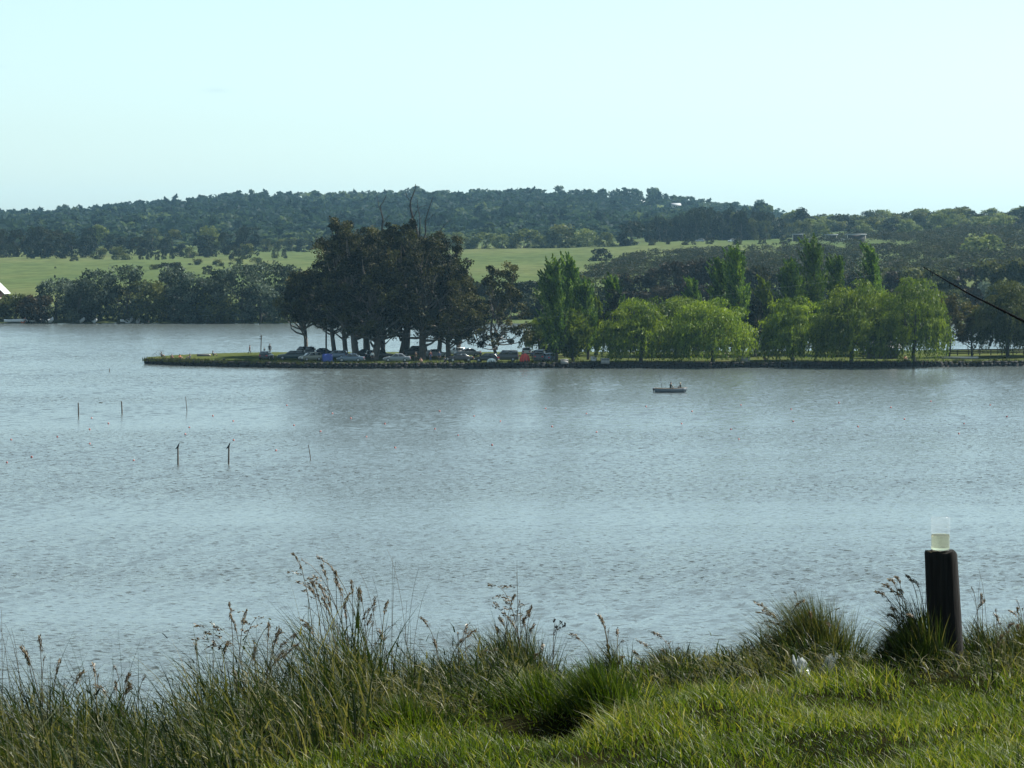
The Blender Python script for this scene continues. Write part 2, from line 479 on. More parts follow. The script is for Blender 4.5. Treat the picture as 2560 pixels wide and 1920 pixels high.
wr = np.random.default_rng(19)
k = wr.integers(5, len(P), 700); C = P[k] + wr.normal(size=(700, 3)) * (1.2, .25, .1)
C[:, 2] = PZ + .05
Wv, Wf, Wt = [], [], []
for i in range(700):
    n_ = 8; o_ = C[i] + wr.normal(size=(n_, 3)) * (.22, .12, .05); h_ = wr.uniform(.15, .55)
    for q_ in o_:
        s_ = wr.normal(size=2) * .12
        b0 = len(Wv); w_ = wr.uniform(.03, .07)
        Wv += [(q_[0] - w_, q_[1], q_[2] - .25), (q_[0] + w_, q_[1], q_[2] - .25), (q_[0] + s_[0], q_[1] + s_[1] - .1, q_[2] + h_)]
        Wf.append((b0, b0 + 1, b0 + 2)); Wt += [wr.uniform(.1, .7)] * 3
tag(place('shore_weeds', mesh_np('shore_weeds', [(np.array(Wv), np.array(Wf), 0, np.array(Wt))], [M['olive']])), 'ragged weeds growing along the stone edge of the peninsula', 'weeds', None, 'stuff')
# ------------------------------------------------------------------ trees
def unit(rng, n):
    v = rng.normal(size=(n, 3)); return v / (np.linalg.norm(v, axis=1)[:, None] + 1e-9)
def cards(rng, C, L, W, axis=None, spread=1.0):
    """leaf-sized diamonds centred at C; axis: preferred long direction"""
    n = len(C)
    a = unit(rng, n)
    if axis is not None:
        a = axis + spread * a; a /= np.linalg.norm(a, axis=1)[:, None] + 1e-9
    b = np.cross(a, unit(rng, n)); b /= np.linalg.norm(b, axis=1)[:, None] + 1e-9
    L = (np.broadcast_to(L, (n,)) * rng.uniform(.6, 1.4, n))[:, None] * .5
    W = (np.broadcast_to(W, (n,)) * rng.uniform(.6, 1.4, n))[:, None] * .5
    k = a * .25 * L
    V = np.stack([C - a * L, C + b * W + k, C + a * L, C - b * W + k], 1).reshape(-1, 3)
    F_ = np.arange(4 * n).reshape(-1, 4)
    return V, F_
def puffs(rng, centers, radii, n, L, W, flat=.7, shell=.45, up=.25, clump_var=.22):
    Cs, T = [], []
    for c, r in zip(centers, radii):
        k = max(6, int(n * rng.uniform(.7, 1.3)))
        d = unit(rng, k); d[:, 2] += up; d /= np.linalg.norm(d, axis=1)[:, None]
        rr = r * (shell + (1 - shell) * rng.random(k)) * rng.uniform(.85, 1.15, k)
        Cs.append(np.asarray(c) + d * rr[:, None] * np.array([1, 1, flat]))
        T.append(np.clip(.5 + rng.normal() * clump_var + rng.normal(size=k) * .16, 0, 1))
    C = np.concatenate(Cs); t = np.concatenate(T)
    V, F_ = cards(rng, C, L, W)
    return V, F_, np.repeat(t, 4)
def limb(p0, p1, r0, r1, rng, n=5, sag=.12, sides=5):
    p0, p1 = np.asarray(p0, float), np.asarray(p1, float)
    t = np.linspace(0, 1, n)[:, None]
    d = np.linalg.norm(p1 - p0)
    P_ = p0 + (p1 - p0) * t + np.sin(t * np.pi) * (rng.normal(size=3) * sag * d)
    return tube_parts(P_, np.linspace(r0, r1, n), sides, 0)

def eucalypt(seed, H, W, base=.25, nclump=40, n=150, lean=0.0, leaf=(.40, .22), trunk_r=.5, mat='euc', pale=True, cr=(.085, .15)):
    rng = np.random.default_rng(seed)
    cs, rs = [], []
    for i in range(nclump):
        z = base + (1 - base) * (i + rng.random()) / nclump
        prof = math.sin(min(1, (z - base) / (1 - base) * 1.12 + .22) * math.pi * .92) ** .55
        a = rng.uniform(0, 2 * math.pi); q = math.sqrt(rng.uniform(.2, 1.1)) * prof
        cs.append((math.cos(a) * q * W * .5 + lean * z * H, math.sin(a) * q * W * .5, z * H * rng.uniform(.95, 1.0)))
        rs.append(W * rng.uniform(*cr))
    cs = np.array(cs); rs = np.array(rs)
    V_, F_, t = puffs(rng, cs, rs, n, leaf[0], leaf[1], .85, .3, .4, .27)
    crown = mesh_np('crown', [(V_, F_, 0, t)], [M[mat]])
    parts = []
    top = np.array((lean * H * .6, 0, H * .66))
    parts += limb((0, 0, -.2), top, trunk_r, trunk_r * .35, rng, 8, .04, 8)
    for k in range(0, nclump, 2):
        z0 = min(cs[k][2] * rng.uniform(.45, .75), H * .62)
        f = z0 / top[2]
        parts += limb(top * f, cs[k] + np.array((0, 0, -rs[k] * .3)), trunk_r * (.5 - .3 * f), .05, rng, 5, .1)
    trunk = mesh_np('trunk', parts, [M['bark_pale' if pale else 'bark']], True)
    return crown, trunk
def willow(seed, H, W, nlobe=38, per=20, mat='willow', low=.06, wind=.10, leaf=(.46, .18)):
    """dome of drooping lobes; hanging strands fall from every lobe towards the ground"""
    rng = np.random.default_rng(seed)
    R_ = W * .5
    hs, rs = [], []
    for k in range(nlobe):
        f = (k + .5) / nlobe
        zc = 1 - f * .95                       # height on the dome, top to skirt
        q = math.sqrt(max(0.02, 1 - zc ** 2.2)) * rng.uniform(.66, 1.0) * (1 + .16 * math.sin(k * 2.39996 + seed))
        a_ = k * 2.39996 + rng.normal() * .3
        hs.append((math.cos(a_) * q * R_ * .80, math.sin(a_) * q * R_ * .80, H * (.24 + .66 * zc) * rng.uniform(.84, 1.07)))
        rs.append(R_ * rng.uniform(.15, .32))
    hs = np.array(hs); rs = np.array(rs)
    C, A, T = [], [], []
    for h, r in zip(hs, rs):
        tv = rng.normal() * .19
        k = 175
        d_ = unit(rng, k); d_[:, 2] = np.abs(d_[:, 2]) * .9 - .1
        C.append(h + d_ * (r * (.55 + .45 * rng.random(k)))[:, None] * np.array((1.1, 1.1, .8)))
        A.append(np.tile(np.array((-.3, 0, -1.0)), (k, 1)) + d_ * .6)
        T.append(np.clip(.56 + tv + rng.normal(size=k) * .12, 0, 1))
        for s in range(10):
            a_ = rng.uniform(0, 6.283); rr = r * math.sqrt(rng.random()) * 1.1
            p = h + np.array((math.cos(a_) * rr, math.sin(a_) * rr, .35 * r * (1 - (rr / r) ** 2)))
            end = H * low * rng.uniform(.2, 1.8)
            ln = (p[2] - end) * min(1, rng.uniform(.35, 1.25))
            u = np.linspace(0, 1, per)
            P_ = p + np.array((p[0], p[1], 0)) / R_ * .7 * np.sqrt(u)[:, None] + np.array((-wind * H, 0, 0)) * (u ** 2)[:, None] * rng.uniform(-.2, .6)
            P_[:, 2] -= ln * u ** 1.1
            P_ += rng.normal(size=P_.shape) * .11
            C.append(P_); A.append(np.tile(np.array((-.12, 0, -1.0)), (per, 1)))
            T.append(np.clip(.48 + tv * .7 + rng.normal() * .1 + rng.normal(size=per) * .12, 0, 1))
    C = np.concatenate(C); A = np.concatenate(A); t = np.concatenate(T)
    V1, F1 = cards(rng, C, leaf[0], leaf[1], A, .55)
    crown = mesh_np('crown', [(V1, F1, 0, np.repeat(t, 4))], [M[mat]])
    parts = limb((0, 0, -.2), (rng.normal() * .3, 0, H * .3), .34, .28, rng, 5, .06, 8)
    for h in hs[::2]:
        parts += limb((0, 0, H * .26), h - np.array((0, 0, .3)), .16, .04, rng, 5, .12)
    return crown, mesh_np('trunk', parts, [M['bark']], True)
def poplar(seed, H, W, branches=70, per=60, mat='poplar', base=.06, lean=-.05, leaf=(.42, .22)):
    rng = np.random.default_rng(seed)
    C, A, T = [], [], []
    parts = limb((0, 0, -.2), (lean * H * .5, 0, H * .92), .28, .04, rng, 7, .01, 6)
    for b in range(branches):
        f = base + (1 - base) * ((b + rng.random()) / branches) * .84
        L = H * rng.uniform(.16, .30) * (1.1 - .55 * f)
        a = rng.uniform(0, 2 * math.pi)
        spread = W * .5 * (math.sin(min(1, f * .86 + .16) * math.pi) ** .8 * .95 + .06) * rng.uniform(.35, 1.0)
        u = np.linspace(.12, 1, per)
        P_ = np.stack([np.cos(a) * spread * u ** .8, np.sin(a) * spread * u ** .8, f * H + L * u], 1)
        P_[:, 0] += lean * P_[:, 2] ** 2 / H + lean * 2.2 * L * u ** 2
        rad = .40 * W * .25 * np.sin(np.minimum(1, u * .95 + .12) * np.pi) + .08
        P_ += unit(rng, per) * (rad * rng.random(per) ** .6)[:, None]
        ax = np.gradient(P_, axis=0)
        C.append(P_); A.append(np.tile(np.array((math.cos(a) * .3 + lean * 3, math.sin(a) * .3, 1.0)), (per, 1)))
        T.append(np.clip(.5 + rng.normal() * .24 + rng.normal(size=per) * .15, 0, 1))
        if b % 3 == 0:
            parts += limb((lean * (f * H) ** 2 / H, 0, f * H), (P_[-1] + P_[per // 2]) / 2, .07, .02, rng, 3, .05, 4)
    C = np.concatenate(C); A = np.concatenate(A); t = np.concatenate(T)
    V_, F_ = cards(rng, C, leaf[0], leaf[1], A, .6)
    return mesh_np('crown', [(V_, F_, 0, np.repeat(t, 4))], [M[mat]]), mesh_np('trunk', parts, [M['bark']], True)
def broad(seed, H, W, mat, base=.12, nclump=16, n=70, leaf=(.9, .5), flat=.75, single=False, top=1.0):
    rng = np.random.default_rng(seed)
    cs, rs = [], []
    for i in range(nclump):
        z = (i + rng.random()) / nclump; r_ = W * rng.uniform(.14, .22)
        prof = math.sqrt(max(0, 1 - ((z - .38) / .66) ** 2)); a_ = rng.uniform(0, 6.28); q = math.sqrt(rng.uniform(.25, 1)) * .78 * prof
        zz = H * base + z * (H * (1 - base)); zz = min(zz, H - r_ * .7)
        cs.append((math.cos(a_) * q * W * .5, math.sin(a_) * q * W * .5, zz)); rs.append(r_)
    V_, F_, t = puffs(rng, cs, rs, n, leaf[0], leaf[1], flat, .5, .2)
    tp = limb((0, 0, -.3), (0, 0, H * .55), W * .03 + .1, .1, rng, 4, .03, 6)
    for k in range(0, nclump, 4):
        tp += limb((0, 0, H * .3), cs[k], .14, .05, rng, 3, .08, 4)
    if single:
        return mesh_np('tree', [(V_, F_, 0, t)] + [(p[0], p[1], 1, None) for p in tp], [M[mat], M['bark']])
    return mesh_np('crown', [(V_, F_, 0, t)], [M[mat]]), mesh_np('trunk', tp, [M['bark']], True)

def plant(name, label, meshes, loc, rz=0.0, group=None, cat='tree', sc=1.0):
    r = empty(name, loc, rz); r.scale = (sc, sc, sc)
    tag(r, label, cat, group)
    place('crown', meshes[0], parent=r); place('trunk', meshes[1], parent=r)
    return r
def spot(px, by, ty, z=PZ):
    p_ = onz(px, by, z)
    return p_, (by - ty) / FPX * p_.y, FPX / p_.y

# eucalypts on the peninsula: px, base y, top y, width px, base fraction, lean, label
EUC = [
    (766, 889, 680, 120, .50, -.08, 'small leaning eucalypt at the left edge of the dark grove, behind the estate car'),
    (838, 891, 598, 180, .30, -.04, 'dark eucalypt with a slender curved trunk, near the left of the grove'),
    (866, 896, 545, 132, .27, -.02, 'tall eucalypt with two thick pale trunks together, left half of the grove'),
    (892, 898, 574, 190, .28, .02, 'tallest eucalypt of the grove, its crown rising in open tufts'),
    (918, 892, 592, 200, .26, .02, 'dark eucalypt just right of the tallest one in the grove'),
    (936, 899, 620, 190, .24, .03, 'broad eucalypt in the front of the grove above the grey saloon'),
    (960, 891, 558, 120, .27, .03, 'tall eucalypt behind the middle of the grove, beside the dead branches'),
    (1000, 893, 550, 110, .26, .03, 'eucalypt with a dark straight trunk above the grey saloon roof'),
    (1014, 889, 596, 190, .27, .05, 'eucalypt at the back of the grove, right of its middle'),
    (1056, 898, 592, 215, .25, .04, 'eucalypt with the widest dark trunk, right part of the grove'),
    (1096, 893, 584, 150, .26, .05, 'eucalypt with a flat right shoulder below the dead branches'),
    (1122, 896, 650, 170, .22, .04, 'eucalypt above the black car at the right side of the grove'),
    (1140, 889, 690, 150, .28, .05, 'low drooping eucalypt at the right end of the grove'),
]
for i, (px, by, ty, w, bf, ln, lab) in enumerate(EUC):
    p_, H, s = spot(px, by, ty)
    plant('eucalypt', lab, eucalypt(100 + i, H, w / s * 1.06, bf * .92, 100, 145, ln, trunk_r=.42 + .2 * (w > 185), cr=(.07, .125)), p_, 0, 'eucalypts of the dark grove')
p_, H, s = spot(1243, 892, 660)
plant('eucalypt', 'lone brown eucalypt with a thin dark trunk between the grove and the poplars', eucalypt(140, H, 165 / s, .13, 80, 110, .035, trunk_r=.28, cr=(.06, .11)), p_)
# dead branches over the grove
rng = np.random.default_rng(5)
def branches(name, label, pts, base):
    Y = base.y
    parts = []
    for path, r0, r1 in [(q_[0], q_[1] * .85, q_[2] * 1.8) for q_ in pts]:
        P_ = np.array([tuple(at(a, b, Y)) for a, b in path]) - np.array(tuple(base))
        P_[:, 1] += rng.normal(size=len(P_)) * .3
        parts += tube_parts(P_, np.linspace(r0, r1, len(P_)), 6, 0)
    r = empty(name, base); tag(r, label, 'dead tree')
    place('dead_branches', mesh_np('dead_branches', parts, [M['dead_wood']], True), parent=r)
    return r
base = onz(1052, 890, PZ)
branches('dead_tree', 'tall bare dead tree forking against the hill above the grove', [
    ([(1052, 890), (1054, 760), (1050, 640), (1046, 593), (1040, 570), (1032, 548), (1026, 520), (1026, 505), (1032, 488), (1038, 472), (1039, 460)], .42, .03),
    ([(1050, 640), (1058, 610), (1064, 580), (1063, 553), (1070, 530), (1078, 505), (1083, 492)], .22, .03),
    ([(1048, 600), (1050, 570), (1050, 545), (1045, 520), (1043, 500)], .16, .02),
    ([(1054, 640), (1075, 603), (1098, 580), (1112, 562), (1128, 548)], .16, .02),
    ([(1032, 548), (1040, 530), (1050, 518), (1068, 512)], .10, .02),
    ([(1063, 553), (1072, 548), (1083, 537)], .08, .02),
    ([(1026, 505), (1018, 492), (1014, 480)], .07, .02)], base)
base = onz(960, 889, PZ)
branches('dead_tree', 'thin bare dead tree with one kinked stem left of the forked one', [
    ([(960, 889), (958, 700), (956, 600), (955, 568), (958, 548), (953, 530), (951, 515), (958, 505), (966, 488)], .3, .03),
    ([(953, 530), (946, 515), (945, 500), (940, 488)], .08, .02), ([(957, 560), (966, 545), (974, 538)], .07, .02)], base)

# poplars: px, base, top, width, mat, lean, label
POP = [
    (1392, 905, 640, 84, 'poplar', -.055, 'tall dark green poplar at the shore end beside the cars, bushy to the ground'),
    (1434, 893, 634, 80, 'poplar', -.065, 'poplar with a pointed top just right of the shore end poplar'),
    (1470, 899, 694, 66, 'poplar', -.06, 'shorter poplar third from the cars with yellow green lower leaves'),
    (1492, 888, 742, 56, 'poplar_light', -.06, 'slim light poplar with water showing behind its stem'),
    (1432, 903, 772, 110, 'poplar_light', -.05, 'bright yellow green young poplar in front of the two tall poplars'),
    (1546, 886, 684, 62, 'poplar', -.07, 'small dark poplar behind the round willows, left of the brown trees'),
    (1812, 886, 640, 88, 'poplar', -.05, 'broad left half of the poplar pair above the round willow'),
    (1848, 888, 606, 96, 'poplar', -.05, 'tall poplar of the pair above the round willow'),
    (1920, 890, 690, 66, 'poplar_light', -.06, 'pale slender poplar beside the black conifer'),
    (1985, 886, 648, 92, 'poplar', -.05, 'dark poplar left of the tallest poplar at the park end'),
    (2042, 884, 590, 104, 'poplar', -.055, 'tallest poplar standing behind the big willows'),
    (2104, 886, 630, 78, 'poplar', -.07, 'leaning poplar right of the tallest one'),
    (2192, 886, 608, 76, 'poplar', -.07, 'separate poplar rising right above the biggest willows'),
    (1738, 884, 690, 60, 'poplar', -.05, 'dull green poplar among the brown trees behind the willows'),
]
for i, (px, by, ty, w, mt, ln, lab) in enumerate(POP):
    p_, H, s = spot(px, by, ty)
    plant('poplar', lab, poplar(200 + i, H, w / s * (1.25 if i < 5 else 1.05), 120, 80, mt, .05, ln), p_, 0, 'poplars of the park')
# willows
WIL = [
    (1602, 904, 742, 172, 'willow', 'round bright willow at the waterside right of the poplars'),
    (1690, 891, 733, 190, 'willow', 'tall willow behind and between the two round waterside willows'),
    (1782, 905, 754, 196, 'willow', 'wide willow leaning over the water with its trunk at the edge'),
    (1985, 902, 738, 158, 'willow', 'willow with a bushy crown right of the black conifer'),
    (2128, 905, 704, 184, 'willow', 'large willow in the middle of the three big ones by the hut'),
    (2160, 888, 700, 180, 'willow', 'willow showing its bright crest behind the largest ones'),
    (2284, 905, 690, 190, 'willow', 'largest and rightmost bright willow, rounded to the right'),
    (1352, 889, 786, 84, 'willow', 'small yellow green willow with bare forked stems behind the cars'),
    (2520, 893, 704, 170, 'olive', 'dull green willow with hanging curtains by the moored boats'),
    (2600, 890, 690, 170, 'olive', 'dull green willow cut by the frame beyond the moored boats'),
]
for i, (px, by, ty, w, mt, lab) in enumerate(WIL):
    p_, H, s = spot(px, by, ty)
    lo = .30 if px == 1352 else (.16 if px > 2400 else .08)
    plant('willow', lab, willow(300 + i, H, w / s * 1.3, 52 if w > 100 else 16, 22, mt, lo), p_, rng.uniform(-.4, .4), 'willows of the park')
for i, (px, by, ty, w, mt, lab, cat) in enumerate([
    (1530, 890, 722, 56, 'dark', 'black narrow conifer between the poplars and the round willow', 'tree'),
    (1890, 892, 748, 62, 'dark', 'black narrow conifer between the two groups of willows', 'tree'),
    (2372, 893, 740, 84, 'rust', 'rust coloured thin tree right of the largest willow', 'tree'),
    (2430, 891, 762, 70, 'rust', 'yellowish brown small tree beside the rust coloured one', 'tree'),
]):
    p_, H, s = spot(px, by, ty)
    plant('conifer' if mt == 'dark' else 'thin_tree', lab, eucalypt(420 + i, H, w / s, .12 if mt == 'dark' else .3, 30, 100, 0, (.4, .22), .2, mt, False, (.14, .24)), p_)

# far-shore willows, left
FSW = [(40, 800, 752, 90, 'olive'), (88, 797, 742, 80, 'euc_far'), (140, 800, 712, 100, 'grey_willow'), (196, 799, 702, 90, 'grey_willow'), (250, 800, 690, 100, 'grey_willow'), (316, 800, 668, 110, 'grey_willow'),
       (296, 801, 730, 90, 'olive'), (368, 799, 706, 100, 'olive'), (425, 800, 680, 100, 'grey_willow'), (470, 798, 684, 90, 'grey_willow'), (440, 801, 730, 110, 'grey_willow'), (520, 800, 700, 100, 'grey_willow'), (560, 799, 684, 90, 'grey_willow'),
       (604, 800, 666, 110, 'grey_willow'), (660, 800, 664, 110, 'grey_willow'), (650, 801, 720, 100, 'grey_willow'), (712, 799, 672, 100, 'grey_willow'), (770, 800, 690, 100, 'grey_willow'), (200, 801, 745, 100, 'grey_willow'), (540, 802, 745, 110, 'olive'), (-40, 800, 750, 90, 'olive'), (-110, 800, 720, 110, 'grey_willow'),
       (830, 800, 690, 110, 'grey_willow'), (900, 800, 700, 110, 'dark'), (1100, 800, 700, 110, 'dark')]
UL = {40: 'low olive bush at the left end of the far shore, by the white roofed house', 88: 'brownish leafless looking bush on the far shore near the white roofed house',
      316: 'highest rounded grey green willow in the left half of the far shore trees'}
for i, (px, by, ty, w, mt) in enumerate(FSW):
    g = ground_at(px, 806.5 if i % 2 else 800, 790)
    g.z = max(g.z, .2)
    H = (by - ty) / FPX * g.y + 1
    ob = place('shore_willow', broad(500 + i, H, w / FPX * g.y * 1.2, mt, .02, 30, 95, (.75, .36), .8, True, 1.0), g, rng.uniform(0, 6))
    tag(ob, UL.get(px, ('grey green willow' if mt == 'grey_willow' else 'dark tree' if mt == 'dark' else 'olive bush') + (' low at the waterline' if ty > 725 else ' of the tall row') + ' on the far shore, ' + ('left of its highest willow' if px < 300 else 'right of its highest willow' if px < 480 else 'behind the spit tip' if px < 580 else 'just left of the grove' if px < 790 else 'hidden behind the grove')), 'tree', 'willows along the far shore')
# far-shore trees behind the park, right
rng = np.random.default_rng(77)
kinds = ['olive', 'dark', 'olive', 'scrub', 'grey_willow', 'euc_far', 'olive', 'dark']
far_mesh = {}
for k in set(kinds) | {'round', 'forest', 'rust'}:
    far_mesh[k] = [broad(600 + j + 10 * len(far_mesh), 10, 10, k, .04, 18, 80, (.95, .5), .8, True) for j in range(3)]
def far_tree(name, mt, px, py, H, wpx, label, group, Y=None, aspect=1.0):
    g = ground_at(px, py) if Y is None else Vector((at(px, py, Y).x, Y, 0))
    if Y is not None: g.z = float(terrain(g.x, g.y))
    s = FPX / g.y
    w = wpx / s
    sink = .3 + max(0, .78 * w - H)          # low wide crowns sit with their skirts on the ground
    o = place(name, far_mesh[mt][rng.integers(3)], g - Vector((0, 0, sink)), rng.uniform(0, 6.28), (w / 10, w / 10, (H + sink) / 10))
    return tag(o, label, 'tree', group)
for px in range(1130, 2700, 34):
    for row, (Y, lo, hi) in enumerate([(806, 7, 9), (850, 9, 12)]):
        q = px + rng.uniform(-14, 14)
        tgt = np.interp(q, [1130, 1260, 1440, 1500, 1600, 1700, 1830, 2000, 2230, 2400, 2480, 2600], [700, 700, 690, 682, 690, 650, 650, 690, 672, 668, 650, 640])
        zb = float(terrain((q - 1280) / FPX * Y, Y)); yb = 560 + (CAM_H - zb) / Y * FPX
        H = (yb - tgt) / FPX * Y * (1.0 if row else .62) * rng.uniform(.88, 1.04)
        if 1560 < q < 1810: mt = 'euc_far'; lab = 'brown leaved tree in the dense belt behind the round willows'
        elif 1320 < q < 1560: mt = ['olive', 'olive', 'dark'][rng.integers(3)]; lab = 'olive tree on the far shore seen past the tall poplars'
        elif q > 2440: mt = ['grey_willow', 'olive'][rng.integers(2)]; lab = 'grey green tree on the far shore at the far right'
        elif q > 2200: mt = ['olive', 'olive', 'euc_far'][rng.integers(3)]; lab = 'olive tree on the far shore right of the separate poplar'
        else: mt = ['dark', 'olive', 'dark', 'scrub'][rng.integers(4)]; lab = 'dark tree on the far shore glimpsed behind the park trees'
        lab = lab.replace('in the dense belt ', '') + (', tall' if row else ', low') + (', left part' if q < (1690 if 1560 < q < 1810 else 1440 if q < 1560 else 2320 if q < 2440 else 2540) else ', right part')
        far_tree('shore_tree', mt, q, 800, H, rng.uniform(70, 105), lab, 'trees along the far shore behind the park', Y)

# field-edge trees, left: (px, base y, top y, width, kind, label or None)
FE = [(0, 640, 578, 70, 'scrub', None), (40, 642, 580, 60, 'scrub', None), (80, 642, 575, 60, 'dark', None), (105, 638, 572, 60, 'scrub', None), (140, 640, 580, 70, 'scrub', None), (180, 641, 586, 60, 'dark', None),
      (15, 644, 612, 44, 'dark', None), (80, 646, 608, 40, 'dark', None), (112, 646, 606, 40, 'dark', None), (150, 646, 600, 50, 'dark', None), (215, 644, 595, 50, 'dark', None),
      (185, 653, 638, 22, 'dark', 'small round dark bush standing alone on the left field'),
      (242, 636, 568, 66, 'round', 'light green rounded tree above the left end of the field'), (222, 638, 574, 44, 'dark', None), (280, 636, 590, 60, 'dark', None), (310, 638, 596, 44, 'dark', None), (345, 638, 596, 50, 'scrub', None), (370, 640, 604, 40, 'dark', None),
      (300, 650, 620, 70, 'olive', None), (250, 648, 622, 44, 'olive', None), (410, 636, 600, 40, 'dark', None), (430, 634, 578, 60, 'olive', None), (380, 626, 575, 60, 'olive', None),
      (352, 649, 630, 16, 'scrub', 'x'), (372, 649, 626, 18, 'dark', 'x'), (393, 650, 630, 16, 'scrub', 'x'), (410, 649, 622, 16, 'dark', 'x'), (430, 648, 622, 16, 'dark', 'x'),
      (475, 645, 620, 44, 'olive', None), (450, 642, 612, 40, 'dark', None), (522, 644, 572, 0, 'skip', None), (525, 636, 572, 74, 'round', 'light green domed tree left of the square dark tree'), (515, 640, 592, 70, 'dark', None), (560, 636, 585, 50, 'dark', None), (520, 644, 622, 26, 'dark', None), (536, 642, 624, 16, 'dark', 'x'),
      (622, 636, 572, 62, 'dark', 'square topped dark tree at the far edge of the left field'), (600, 640, 580, 40, 'dark', None), (580, 648, 616, 44, 'scrub', None), (616, 648, 612, 50, 'olive', None), (645, 640, 632, 10, 'dark', None),
      (664, 630, 600, 36, 'olive', None), (700, 628, 600, 44, 'olive', None), (730, 628, 598, 50, 'olive', None), (688, 646, 624, 22, 'olive', 'x'), (711, 646, 626, 16, 'scrub', 'x'), (760, 630, 600, 50, 'dark', None), (830, 626, 590, 60, 'olive', None), (880, 624, 590, 60, 'olive', None),
      (520, 686, 666, 34, 'scrub', 'low rust brown bush in the field above the far shore willows'), (390, 670, 656, 0, 'skip', None), (410, 670, 658, 52, 'scrub', 'y'), (440, 671, 657, 50, 'scrub', 'y'), (385, 674, 662, 30, 'olive', 'y'), (490, 662, 648, 40, 'olive', 'y'), (545, 666, 650, 40, 'olive', 'y'), (590, 660, 646, 44, 'olive', 'y'), (640, 656, 644, 40, 'olive', 'y'), (137, 695, 688, 7, 'dark', 'z'), (138, 671, 667, 6, 'dark', 'z'), (115, 708, 702, 7, 'dark', 'z'), (125, 709, 704, 6, 'dark', 'z')]
LB = {None: ('dark tree of the mixed row along the far edge of the left field', 'trees along the far edge of the left field'),
      'x': ('small upright shrub spaced out on the far edge of the left field', 'upright shrubs on the field'),
      'y': ('low bush in the field just above the far shore willows', 'low bushes on the field'),
      'z': ('tiny dark bush alone in the open left field', 'tiny bushes on the field')}
for px, by, ty, w, mt, lab in FE:
    if mt == 'skip': continue
    g = ground_at(px, by)
    l, gr = LB.get(lab, (lab, 'trees along the far edge of the left field'))
    if lab is None:
        l = {'dark': 'dark', 'scrub': 'brownish', 'olive': 'olive', 'round': 'light'}[mt] + (' tall tree' if by - ty > 55 else ' smaller tree') + ' on the left field edge, ' + ('at its left end' if px < 100 else 'left of the light rounded tree' if px < 240 else 'right of the light rounded tree' if px < 360 else 'left of the light domed tree' if px < 512 else 'near the square dark tree' if px < 650 else 'by the grove')
    elif lab in 'xy': l += ', ' + (('left part' if px < 400 else 'middle part' if px < 500 else 'right part') if lab == 'x' else ('left part' if px < 450 else 'middle part' if px < 560 else 'right part')) 
    far_tree('bush' if (by - ty) < 24 else 'field_tree', mt, px, by, (by - ty) / FPX * g.y * 1.08, w, l, gr)
# right field edge
RE = [(1120, 622, 590, 80, 'round', None), (1150, 622, 584, 60, 'round', None), (1205, 621, 584, 80, 'round', None), (1255, 621, 588, 60, 'round', None), (1310, 620, 576, 90, 'round', None), (1290, 621, 596, 50, 'olive', None), (1405, 619, 566, 100, 'olive', 'rounded brownish tree in the row beyond the middle field'), (1360, 620, 590, 60, 'round', None), (1470, 617, 576, 80, 'round', None), (1510, 617, 584, 60, 'round', None),
      (1180, 621, 600, 50, 'olive', None), (1345, 620, 600, 40, 'round', None), (1440, 618, 596, 50, 'round', None),
      (1578, 614, 558, 92, 'dark', 'rounded dark tree standing apart at the left end of the dark wood')]
for px, by, ty, w, mt, lab in RE:
    g = ground_at(px, by)
    far_tree('field_tree', mt, px, by, (by - ty) / FPX * g.y * 1.08, w, lab or (('tall ' if by - ty > 36 else 'low ') + ('light green' if mt == 'round' else 'olive') + ' rounded tree beyond the middle field, ' + ('nearest the grove' if px < 1230 else 'left of the brownish one' if px < 1400 else 'right of the brownish one')), 'rounded trees beyond the middle field')
# dark wood and slope trees on the right
for i in range(70):
    px = 1620 + 330 * (i + rng.random()) / 70
    Y = rng.uniform(1540, 1660)
    tgt = np.interp(px, [1620, 1700, 1750, 1860, 1950], [556, 540, 524, 532, 540]) + rng.uniform(-8, 16)
    zb = float(terrain((px - 1280) / FPX * Y, Y)); yb = 560 + (CAM_H - zb) / Y * FPX
    mt = 'dark' if rng.random() < .78 else 'olive'
    far_tree('wood_tree', mt, px, yb, max(4, (yb - tgt) / FPX * Y), rng.uniform(30, 48), ('dark tree' if mt == 'dark' else 'paler olive tree') + ' of the wood beyond the field, ' + ('at its low left end' if px < 1700 else 'left of its high middle' if px < 1770 else 'right of its high middle' if px < 1860 else 'at its right end above the shelters'), 'trees of the dark wood', Y)
for i in range(110):
    px = 1930 + 760 * (i + rng.random()) / 110
    Y = rng.uniform(1560, 1960)
    tgt = np.interp(px, [1930, 2000, 2040, 2100, 2200, 2300, 2400, 2480, 2560, 2700], [540, 522, 534, 530, 526, 522, 512, 524, 506, 500]) + (1990 - Y) * .05 + rng.uniform(-4, 14)
    zb = float(terrain((px - 1280) / FPX * Y, Y)); yb = 560 + (CAM_H - zb) / Y * FPX
    mt = ['olive', 'round', 'dark', 'olive', 'round'][rng.integers(5)]
    far_tree('slope_tree', mt, px, yb, max(5, (yb - tgt) / FPX * Y), rng.uniform(46, 84), {'olive': 'olive green', 'round': 'light green', 'dark': 'dark', 'scrub': 'brownish'}[mt] + ' tree of the right slope, ' + ('above the shelters' if px < 2160 else 'left of the white roofed house' if px < 2340 else 'by the white roofed house' if px < 2440 else 'at the right edge') + (', on its skyline' if Y > 1820 else ', lower down'), 'trees of the right slope', Y)
far_tree('slope_tree', 'round', 2460, 642, 7.5, 130, 'broad bright green rounded tree on the scrub slope at the right', 'trees of the right slope')
far_tree('slope_tree', 'dark', 2000, 590, 13, 62, 'tallest dark tree on the ridge line where the hill dips', 'trees of the right slope', 1760)
